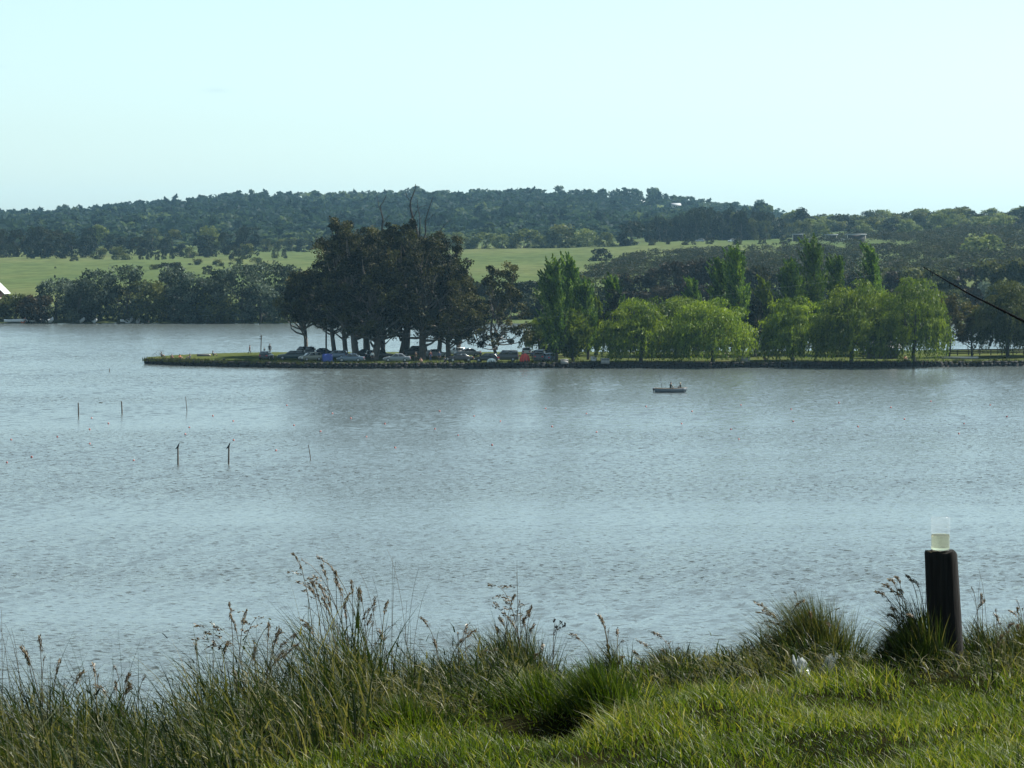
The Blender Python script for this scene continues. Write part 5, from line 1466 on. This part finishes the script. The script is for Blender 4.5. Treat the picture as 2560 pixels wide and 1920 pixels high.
tint = np.clip(.42 + .08 * cn + .09 * clump_noise(x, D, 1.8, 12) + g_rng.normal(size=n) * .17 + (g_rng.random(n) < .13) * .45, 0, 1)
vv = blades(B, h, -.24 * h + g_rng.normal(size=n) * .5 * h, g_rng.normal(size=n) * .5 * h, g_rng.uniform(.004, .009, n), tint)
tag(place('lawn_grass', mesh_np('lawn_grass', [(vv[0], vv[1], 0, vv[2])], [M['lawn']])), 'short bright green grass on the near bank, lower right', 'grass', None, 'stuff')

# rank tall grass along the crest and over the left
LEAF = []
def rank(n, dlo, dhi, hs, hvar, wl, wh, seed, lean=.42, tb=.40, left=False):
    x = g_rng.uniform(-4.4, 4.4, n); d = g_rng.uniform(dlo, dhi, n)
    D = np.full(n, 16.0)
    for _ in range(6): D = crest(x, D) + d
    ok = (np.abs(x) < .165 * D + .9) & (D > 11.4)
    px = to_px(x, D)
    dens = np.clip(.62 + .4 * clump_noise(x, D, 3.6, seed), .15, 1)
    if left: ok &= px < 900 - 260 * (g_rng.random(n))
    # thinner grass towards the lawn on the right
    ok &= g_rng.random(n) < dens * np.where(left, 1.0, np.clip(1.0 - np.maximum(0, -d - np.interp(px, [400, 1000, 2000], [2.0, 1.3, 1.3])) / .8, 0, 1))
    ok &= ~((np.abs(x - .20) < .20) & (D > 13.9) & (D < 14.83)) | (g_rng.random(n) < .12)
    ok &= ~((np.abs(x - 1.47) < .10) & (D > 15.6) & (D < 17.1) & (g_rng.random(n) < .85))
    x, D, d, px = x[ok], D[ok], d[ok], px[ok]; n = len(x)
    th = tall_height(x, D)
    front = np.clip(1 - np.maximum(0, -d - .5) / np.interp(px, [300, 700, 1100, 2000], [9, 4, 3.6, 3.4]), .16, 1)
    h = np.minimum(th, .66) * hs * np.interp(px, [0, 500, 1100, 1600], [1.32, 1.2, 1.1, 1.05]) * front * (1 - hvar * g_rng.random(n)) * (1 + .16 * clump_noise(x, D, 9, seed + 1)).clip(.6, 1.3)
    B = np.stack([x, D, bank(x, D) - .02], 1)
    tint = np.clip(tb + .12 * clump_noise(x, D, 5, seed + 2) + g_rng.normal(size=n) * .20 + (g_rng.random(n) < .15) * .42, 0, 1)
    lx = (-lean * g_rng.uniform(-.2, 1.5, n) + g_rng.normal(size=n) * .30) * h
    ly = g_rng.normal(size=n) * .3 * h
    # flag leaves along the stems, pointing every way but mostly with the wind
    k = g_rng.integers(0, n, int(n * 1.5)); u = g_rng.uniform(.25, .95, len(k))
    LB = np.stack([B[k, 0] + lx[k] * u ** 2, B[k, 1] + ly[k] * u ** 2, B[k, 2] + h[k] * u * (1 - .2 * u)], 1)
    ll = g_rng.uniform(.035, .11, len(k))
    el = g_rng.uniform(-.25, 1.0, len(k))
    LEAF.append(blades(LB, ll * np.maximum(.06, el), (-.55 + g_rng.normal(size=len(k)) * .75) * ll, g_rng.normal(size=len(k)) * .5 * ll, g_rng.uniform(wl, wh, len(k)), np.clip(tint[k] + g_rng.normal(size=len(k)) * .16, 0, 1), (0, .5, 1.0)))
    return blades(B, h, lx, ly, g_rng.uniform(wl, wh, n), tint, (0, .28, .55, .8, 1.0))
p1 = rank(17000, -1.9, .35, .92, .65, .0045, .0115, 21)
p2 = rank(9000, -.5, 1.1, 1.02, .5, .0035, .009, 25)
p3 = rank(11500, -3.2, -.6, .85, .6, .0045, .012, 29, left=True)
p4 = rank(12000, -2.0, 0, .55, .6, .0035, .008, 33, .5, .62)
tag(place('rank_grass', mesh_np('rank_grass', [(q[0], q[1], 0, q[2]) for q in [p1, p2, p3, p4] + LEAF], [M['rank']])), 'tall rank dark and straw coloured grass along the crest of the near bank', 'grass', None, 'stuff')

# distinct tussocks and seeding clumps: each a thing
def stem_path(b, tip, bow=.2, n=9):
    b, tip = np.asarray(b, float), np.asarray(tip, float)
    mid = np.array((b[0] * .72 + tip[0] * .28, b[1] * .6 + tip[1] * .4, b[2] + (tip[2] - b[2]) * (.80 + bow * .22)))
    t = np.linspace(0, 1, n)[:, None]
    return (1 - t) ** 2 * b + 2 * t * (1 - t) * mid + t * t * tip
def head_cards(P_, n, L, W, spread=.012, mat_t=.45, droop=.4):
    """a panicle: little spikelets along the last part of the stem"""
    k = len(P_); i = g_rng.uniform(0, k - 1.001, n)
    a = np.floor(i).astype(int); f = (i - a)[:, None]
    C = P_[a] * (1 - f) + P_[a + 1] * f
    T = P_[np.minimum(a + 1, k - 1)] - P_[a]; T /= np.linalg.norm(T, axis=1)[:, None] + 1e-9
    C = C + g_rng.normal(size=C.shape) * spread
    V, Fq = cards(g_rng, C, L, W, T, .5)
    return V, Fq, 0, np.repeat(np.clip(mat_t + g_rng.normal(size=n) * .22, 0, 1), 4)
def tuft(name, label, px, D, n, H, spread, tips=(), bow=.3, mat='rank', lean=-.35, width=(.0035, .008), tb=.42, group='seeding grass clumps on the crest', headL=.06, hmat='seed', cat='grass clump', kind_extra=1.4):
    x0 = (px - 1280) / FPX * D
    z0 = float(bank(x0, D))
    r = empty(name, (x0, D, z0)); tag(r, label, cat, group)
    if n:
        q = np.abs(g_rng.normal(size=n)) * spread; a = g_rng.uniform(0, 6.28, n)
        x, y = np.cos(a) * q, np.sin(a) * q * .8
        B = np.stack([x, y, bank(x + x0, y + D) - z0 - .02], 1)
        h = H * g_rng.uniform(.45, 1.0, n) * np.exp(-(q / (spread * 2.6)) ** 2)
        tint = np.clip(tb + g_rng.normal(size=n) * .18 + (g_rng.random(n) < .1) * .35, 0, 1)
        vv = blades(B, h, x * .5 + (lean * g_rng.uniform(.3, 1.4, n) + g_rng.normal(size=n) * .15) * h, y * .5 + g_rng.normal(size=n) * .2 * h, g_rng.uniform(*width, n), tint, (0, .25, .5, .75, 1.0))
        o = place('blades', mesh_np('blades', [(vv[0], vv[1], 0, vv[2])], [M[mat]]), parent=r); o['kind'] = 'stuff'
    tips = list(tips)
    if kind_extra and tips:
        for _ in range(int(len(tips) * kind_extra)):
            q_ = tips[g_rng.integers(len(tips))]
            if q_[2] != 'thin': tips.append((q_[0] + g_rng.uniform(-10, 60), q_[1] + abs(g_rng.normal()) * 45 + 12, ['plume', 'wisp', 'plume'][g_rng.integers(3)]))
    for tx, ty, kind in tips:
        Dt = D + g_rng.normal() * .06
        tip = np.array(tuple(at(tx, ty, Dt))) - np.array((x0, D, z0))
        b = np.array((g_rng.normal() * spread * .35 + tip[0] * .3, g_rng.normal() * spread * .4, -.02))
        P_ = stem_path(b, tip, bow)
        thin = kind == 'thin'
        st = place('stem', mesh_np('stem', tube_parts(P_, np.linspace(.0022 if not thin else .0012, .0010 if not thin else .0006, len(P_)), 4, 0, g_rng.uniform(.3, .6)), [M['straw']]), parent=r)
        if kind == 'plume':
            hp = place('seed_head', mesh_np('seed_head', [head_cards(P_[-3:], 46, .020, .0045, .004, .6)], [M[hmat]]), parent=r)
        elif kind == 'knot':
            parts = []
            for k in range(5):
                c = P_[-1 - (k % 3)] + np.array((-.03 + .02 * k, 0, g_rng.normal() * .012))
                e = c + np.array((-.05 + g_rng.normal() * .02, g_rng.normal() * .01, .006 + g_rng.normal() * .012))
                parts.append(head_cards(np.array([c, (c + e) / 2, e]), 16, .015, .006, .004, .55))
            place('seed_head', mesh_np('seed_head', parts, [M[hmat]]), parent=r)
        elif kind == 'wisp':
            place('seed_head', mesh_np('seed_head', [head_cards(P_[-2:], 14, .014, .003, .004, .4)], [M[hmat]]), parent=r)
    return r
tuft('grass_clump', 'seeding grass clump at the lower left, two long dark heads leaning left', 130, 13.9, 260, .28, .10, [(98, 1590, 'plume'), (52, 1618, 'plume'), (150, 1650, 'plume'), (112, 1640, 'wisp')])
tuft('reed_cluster', 'cluster of bare thin reddish reeds at the left edge', 30, 14.0, 0, 0, .10, [(-8, 1540, 'thin'), (4, 1525, 'thin'), (12, 1560, 'thin'), (28, 1570, 'thin'), (20, 1590, 'thin'), (36, 1630, 'thin'), (2, 1600, 'thin')], .1, cat='reeds')
tuft('grass_clump', 'pale topped grass clump left of the dip in the grass', 290, 13.9, 240, .24, .11, [(232, 1658, 'plume'), (285, 1664, 'wisp'), (325, 1680, 'plume'), (362, 1690, 'wisp')])
tuft('grass_clump', 'tall clump with dark seed knots right of the dip in the grass', 590, 14.9, 420, .34, .13, [(533, 1568, 'knot'), (538, 1600, 'knot'), (573, 1507, 'plume'), (576, 1536, 'plume'), (490, 1603, 'plume'), (640, 1545, 'knot'), (672, 1555, 'plume'), (700, 1570, 'plume'), (676, 1560, 'wisp')])
tuft('grass_clump', 'highest seeding clump, its heads blown to the left above the water', 890, 15.9, 900, .44, .16, [(733, 1383, 'plume'), (752, 1398, 'wisp'), (790, 1390, 'plume'), (803, 1412, 'plume'), (838, 1428, 'plume'), (770, 1443, 'knot'), (783, 1452, 'plume'), (812, 1486, 'plume'), (878, 1448, 'plume'), (896, 1470, 'plume'), (925, 1520, 'plume'), (930, 1535, 'plume'), (968, 1504, 'plume'), (748, 1545, 'plume'), (760, 1560, 'plume')], .45)
tuft('reed_cluster', 'bare hair thin stems standing right of the highest seeding clump', 985, 16.0, 0, 0, .08, [(968, 1374, 'thin'), (982, 1392, 'thin'), (990, 1400, 'thin'), (1048, 1418, 'thin'), (930, 1440, 'thin'), (895, 1424, 'thin'), (1072, 1460, 'thin'), (1018, 1500, 'thin')], .05, cat='reeds')
tuft('grass_clump', 'clump of stems with crossing dark blades between the two tallest clumps', 1120, 16.3, 420, .28, .13, [(1052, 1545, 'plume'), (1170, 1560, 'plume'), (1190, 1575, 'plume'), (1145, 1580, 'wisp'), (1085, 1600, 'plume')])
tuft('grass_clump', 'tall clump with blackish knotted heads in the middle of the crest', 1300, 16.6, 700, .40, .12, [(1252, 1470, 'knot'), (1258, 1515, 'knot'), (1300, 1508, 'knot'), (1247, 1542, 'plume'), (1292, 1402, 'thin'), (1291, 1430, 'thin'), (1335, 1560, 'plume'), (1322, 1530, 'plume')], .3)
tuft('dock_plant', 'dark dock plant with a black bent seed cluster in the middle of the crest', 1358, 16.7, 60, .16, .05, [(1388, 1556, 'dock'), (1402, 1558, 'dock')], .7, kind_extra=0, hmat='dock', cat='dock plant')
dk = bpy.data.objects['dock_plant']
parts = []
for tx, ty in [(1385, 1552), (1400, 1556), (1411, 1560), (1390, 1568), (1398, 1572), (1386, 1580), (1407, 1566)]:
    c = np.array(tuple(at(tx, ty, 16.7))) - np.array(tuple(dk.location))
    parts.append(head_cards(np.array([c - (0, 0, .012), c, c + (.004, 0, .006)]), 14, .009, .007, .004, .4))
place('seed_head', mesh_np('seed_head', parts, [M['dock']]), parent=dk)
tuft('grass_clump', 'slender clump with nodding heads right of the dock plant', 1540, 17.0, 260, .26, .09, [(1497, 1536, 'plume'), (1505, 1552, 'plume'), (1522, 1575, 'wisp'), (1424, 1585, 'plume'), (1560, 1600, 'wisp')])
tuft('grass_clump', 'low dense rounded tussock in the middle right of the crest', 1660, 17.5, 800, .20, .16, [(1632, 1580, 'plume'), (1590, 1600, 'plume'), (1665, 1602, 'wisp'), (1700, 1620, 'wisp')])
tuft('grass_clump', 'big fine bladed tussock between the slender clump and the post', 2040, 17.7, 2600, .42, .17, [(1885, 1506, 'plume'), (1893, 1530, 'plume'), (1912, 1552, 'plume'), (1986, 1480, 'wisp'), (2100, 1520, 'wisp'), (2010, 1500, 'plume'), (2024, 1530, 'plume')], .3, lean=-.28, width=(.002, .005), tb=.5)
tuft('grass_clump', 'arching grass with drooping dark heads leaning against the left of the post', 2315, 16.85, 800, .44, .07, [(2190, 1480, 'plume'), (2205, 1462, 'plume'), (2222, 1448, 'plume'), (2240, 1443, 'plume'), (2265, 1440, 'plume'), (2282, 1452, 'plume'), (2226, 1478, 'plume'), (2228, 1520, 'plume'), (2246, 1490, 'wisp'), (2215, 1500, 'wisp')], 1.0, lean=-.30, tb=.28)  # blades tinted darker to carry some of the shadow beside the post
tuft('grass_clump', 'seeding clump with brown heads just right of the post', 2470, 17.3, 520, .30, .14, [(2454, 1484, 'plume'), (2462, 1500, 'plume'), (2418, 1474, 'thin'), (2444, 1418, 'thin'), (2452, 1440, 'thin'), (2430, 1470, 'wisp'), (2486, 1535, 'plume')])
tuft('grass_clump', 'pale feathery grass clump at the right edge', 2575, 17.6, 700, .32, .16, [(2540, 1500, 'wisp'), (2520, 1525, 'plume'), (2556, 1520, 'wisp')], tb=.6)
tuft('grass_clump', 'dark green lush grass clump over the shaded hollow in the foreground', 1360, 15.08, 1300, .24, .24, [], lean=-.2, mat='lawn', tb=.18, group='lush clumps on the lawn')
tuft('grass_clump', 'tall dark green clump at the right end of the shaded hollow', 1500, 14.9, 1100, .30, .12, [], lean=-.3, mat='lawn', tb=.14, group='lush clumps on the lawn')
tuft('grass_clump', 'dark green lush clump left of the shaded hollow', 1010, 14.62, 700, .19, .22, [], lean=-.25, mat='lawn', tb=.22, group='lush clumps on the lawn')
tuft('dry_grass_patch', 'greyish dry grass patch below the plastic bag', 1905, 15.6, 420, .11, .10, [], lean=-.8, mat='straw', tb=.65, group='dry patches on the lawn', cat='grass patch')

tuft('grass_clump', 'dense black shaded grass clump at the foot of the post, on its left', 2272, 16.75, 2400, .26, .075, [], lean=-.3, tb=.05, group='seeding grass clumps on the crest', width=(.004, .009))  # very low tint paints the post's shadow into the blade colour
# ------------------------------------------------------------------ post and jar
PD = 17.0
px_m = FPX / PD
M['post_wood'], nt, out = new_mat('weathered_post_wood')
geo = nt.nodes.new('ShaderNodeTexCoord')
mp = nt.nodes.new('ShaderNodeMapping'); mp.inputs['Scale'].default_value = (22, 22, 1.6)
nt.links.new(geo.outputs['Object'], mp.inputs['Vector'])
n1 = noise(nt, 3.0, 5, .65, mp.outputs[0])
r1 = ramp(nt, [(.3, (.005, .005, .0045)), (.55, (.011, .010, .009)), (.8, (.024, .022, .019))], n1.outputs['Fac'])
p = nt.nodes.new('ShaderNodeBsdfPrincipled'); nt.links.new(r1.outputs[0], p.inputs['Base Color']); p.inputs['Roughness'].default_value = .9
p.inputs['Specular IOR Level'].default_value = .15
bu = nt.nodes.new('ShaderNodeBump'); bu.inputs['Strength'].default_value = .6; bu.inputs['Distance'].default_value = .01
nt.links.new(n1.outputs['Fac'], bu.inputs['Height']); nt.links.new(bu.outputs[0], p.inputs['Normal'])
nt.links.new(p.outputs[0], out.inputs['Surface'])
top = at(2351, 1378, PD); bot = at(2368, 1700, PD)
r = empty('wooden_post', bot); tag(r, 'thick black weathered wooden post standing on the bank with a jar on it', 'post')
rgp = np.random.default_rng(8)
H = top.z - bot.z; dx = top.x - bot.x
n = 40; rings = [(-.35, .090), (0, .090), (.12, .087), (.3, .085), (.48, .083), (.6, .081), (H - .012, .081), (H, .077)]
ph = rgp.uniform(0, 6.28, 6)
V = []
for z, rad in rings:
    for k in range(n):
        a = 2 * math.pi * k / n
        q = rad * (1 + .018 * math.sin(3 * a + ph[0]) + .014 * math.sin(7 * a + ph[1] + z * 2) + .012 * math.sin(13 * a + ph[2]) + (-.05 if k in (9, 23, 31) else 0))
        V.append((math.cos(a) * q + dx * z / H, math.sin(a) * q, z + (.006 * math.sin(5 * a + ph[3]) if z > .7 * H else 0)))
Fq = [(i * n + k, i * n + (k + 1) % n, (i + 1) * n + (k + 1) % n, (i + 1) * n + k) for i in range(len(rings) - 1) for k in range(n)]
place('shaft', mesh_np('shaft', [(np.array(V), np.array(Fq), 0, None)], [M['post_wood']], True), parent=r)
tp = [V[(len(rings) - 1) * n + k] for k in range(n)]
Vt = np.array(tp + [(v[0] * .5 + dx * .5, v[1] * .5, v[2] - .003) for v in tp] + [(dx, 0, H - .002)])
Ft = [(k, (k + 1) % n, n + (k + 1) % n, n + k) for k in range(n)]
Fc = [(n + k, n + (k + 1) % n, 2 * n) for k in range(n)]
place('end_grain', mesh_np('end_grain', [(Vt, np.array(Ft), 0, None), (Vt, np.array(Fc), 0, None)], [M['post_wood']]), parent=r)
# jar: clear plastic, half full of water
def clear(name, ior, col, rough=.0):
    m, nt, out = new_mat(name)
    g = nt.nodes.new('ShaderNodeBsdfGlass'); g.inputs['IOR'].default_value = ior
    g.inputs['Color'].default_value = (*col, 1); g.inputs['Roughness'].default_value = rough
    nt.links.new(g.outputs[0], out.inputs['Surface'])
    return m
def film(name, col, tr, gloss):
    m, nt, out = new_mat(name)
    d_ = nt.nodes.new('ShaderNodeBsdfPrincipled'); d_.inputs['Base Color'].default_value = (*col, 1); d_.inputs['Roughness'].default_value = gloss
    t_ = nt.nodes.new('ShaderNodeBsdfTranslucent'); t_.inputs['Color'].default_value = (*col, 1)
    x_ = nt.nodes.new('ShaderNodeBsdfTransparent')
    s1 = nt.nodes.new('ShaderNodeMixShader'); s1.inputs[0].default_value = .45
    s2 = nt.nodes.new('ShaderNodeMixShader'); s2.inputs[0].default_value = tr
    nt.links.new(d_.outputs[0], s1.inputs[1]); nt.links.new(t_.outputs[0], s1.inputs[2])
    nt.links.new(s1.outputs[0], s2.inputs[1]); nt.links.new(x_.outputs[0], s2.inputs[2])
    nt.links.new(s2.outputs[0], out.inputs['Surface'])
    return m
M['jar_film'] = film('thin_jar_plastic', (.58, .64, .66), .92, .08)
M['jar_plastic'] = clear('clear_jar_plastic', 1.45, (.97, .99, 1.0), .03)
M['jar_water'] = clear('jar_water', 1.33, (.90, .86, .72), .0)
jr = .0485
jb = Vector((at(2351, 1376, PD).x, PD, top.z + .001))
r = empty('water_jar', jb); tag(r, 'clear plastic jar half full of water standing on top of the wooden post', 'jar')
outer = [(.001, .0), (.040, .0), (.0475, .006), (jr, .014), (jr * .97, .03), (jr, .045), (jr * .975, .06), (jr, .075), (jr * .965, .085), (jr, .095), (jr, .160), (jr * .985, .172)]
inner = [(r_ - .0016, z) for r_, z in outer[::-1][:-1]]
inner[-1] = (inner[-1][0], .0030)
prof = outer + inner[:-1] + [(.038, .004), (.001, .004)]
place('jar_wall', mesh_np('jar_wall', [lathe_part(prof, 40)], [M['jar_film']], True), parent=r)
wprof = [(.001, .0045), (.036, .0045), (.0445, .009), (jr - .0024, .015), (jr * .97 - .0024, .03), (jr - .0024, .045), (jr * .975 - .0024, .06), (jr - .0024, .075), (jr * .965 - .0024, .085), (.001, .085)]
place('water', mesh_np('water', [lathe_part(wprof, 40)], [M['jar_water']], True), parent=r)
place('rim_ring', mesh_np('rim_ring', [lathe_part([(jr + .0002, .158), (jr + .0022, .159), (jr + .0022, .163), (jr + .0002, .164)], 40)], [M['jar_film']], True), parent=r)

# ------------------------------------------------------------------ plastic bag in the grass
M['film_white'] = film('white_plastic_film', (.46, .50, .50), .5, .12)
M['film_clear'] = film('clear_plastic_film', (.30, .33, .33), .8, .25)
bd = 16.55
b0 = at(2030, 1722, bd); b0.z = float(bank(b0.x, bd)) + .02
r = empty('plastic_bag', b0); tag(r, 'crumpled torn white plastic bag caught in the grass left of the post', 'plastic bag')
def crumple(cx, cz, w, h, seed, lean):
    rg = np.random.default_rng(seed)
    n = 18; u, v = np.meshgrid(np.linspace(-1, 1, n), np.linspace(0, 1, n))
    ph = rg.uniform(0, 6.28, 8)
    y = .022 * np.sin(u * 4 + v * 5 + ph[0]) + .015 * np.sin(u * 9 - v * 7 + ph[1]) + .01 * np.sin(u * 15 + v * 17 + ph[2]) + .03 * u * u
    xw = w * .5 * (.55 + .45 * np.sin((v * .8 + .15) * math.pi)) * (1 + .1 * np.sin(v * 14 + ph[3]))
    x = cx + u * xw + lean * v; z = cz + v * h + .012 * np.sin(u * 6 + ph[4])
    q = np.array([(i * n + j, i * n + j + 1, i * n + n + j + 1, i * n + n + j) for i in range(n - 1) for j in range(n - 1)])
    return (np.stack([x.ravel(), y.ravel(), z.ravel()], 1), q, 0, None)
for nm, mt, args in [('white_lobe', 'film_white', (-.02, -.015, .078, .118, 3, -.05)), ('clear_lobe', 'film_clear', (.052, -.015, .08, .13, 4, .05))]:
    o = place(nm, mesh_np(nm, [crumple(*args)], [M[mt]], True), parent=r)
    o.modifiers.new('thick', 'SOLIDIFY').thickness = .0008

# ------------------------------------------------------------------ near fishing rod at the right
RD = 12.0
M['rod_black'] = plain('rod_black', (.003, .003, .0032), .9, spec=.03)
tip = at(2309, 668, RD + 1.2); mid = at(2420, 733, RD + .7); m2 = at(2560, 803, RD); far = at(2860, 940, RD - 1.4)
r = rod('fishing_rod', 'dark tapering fishing rod reaching in from the right edge over the lake', [tuple(q) for q in (far, m2, mid, tip)], .0060, .0016, None, 'rod_black')
bk = [c for c in r.children][0]
for f in (0.62, .8, .93):
    P_ = np.array([tuple(far), tuple(m2), tuple(mid), tuple(tip)])
    i = min(int(f * 3), 2); q = P_[i] * (1 - (f * 3 - i)) + P_[i + 1] * (f * 3 - i) - P_[0]
    a = np.linspace(0, 2 * math.pi, 9)
    place('line_guide', mesh_np('line_guide', tube_parts(np.stack([q[0] + 0 * a, q[1] + np.cos(a) * .006, q[2] - .008 + np.sin(a) * .006], 1), .0007, 4, 0), [M['rod_black']]), parent=r)
line = [tuple(tip)] + [tuple(at(a_, b_, d_)) for a_, b_, d_ in [(2100, 700, 15.5), (1800, 738, 19), (1450, 784, 25), (1300, 803, 30), (1160, 822, 38), (980, 838, 52), (830, 848, 72)]]
M['nylon'] = plain('nylon_line', (.09, .11, .10), .3, var=.05)
place('line', mesh_np('line', tube_parts(np.array(line) - np.array(tuple(far)), [.0002, .0002, .0002, .0002, .0002, .0003, .0003, .0004], 4, 0), [M['nylon']]), parent=r)
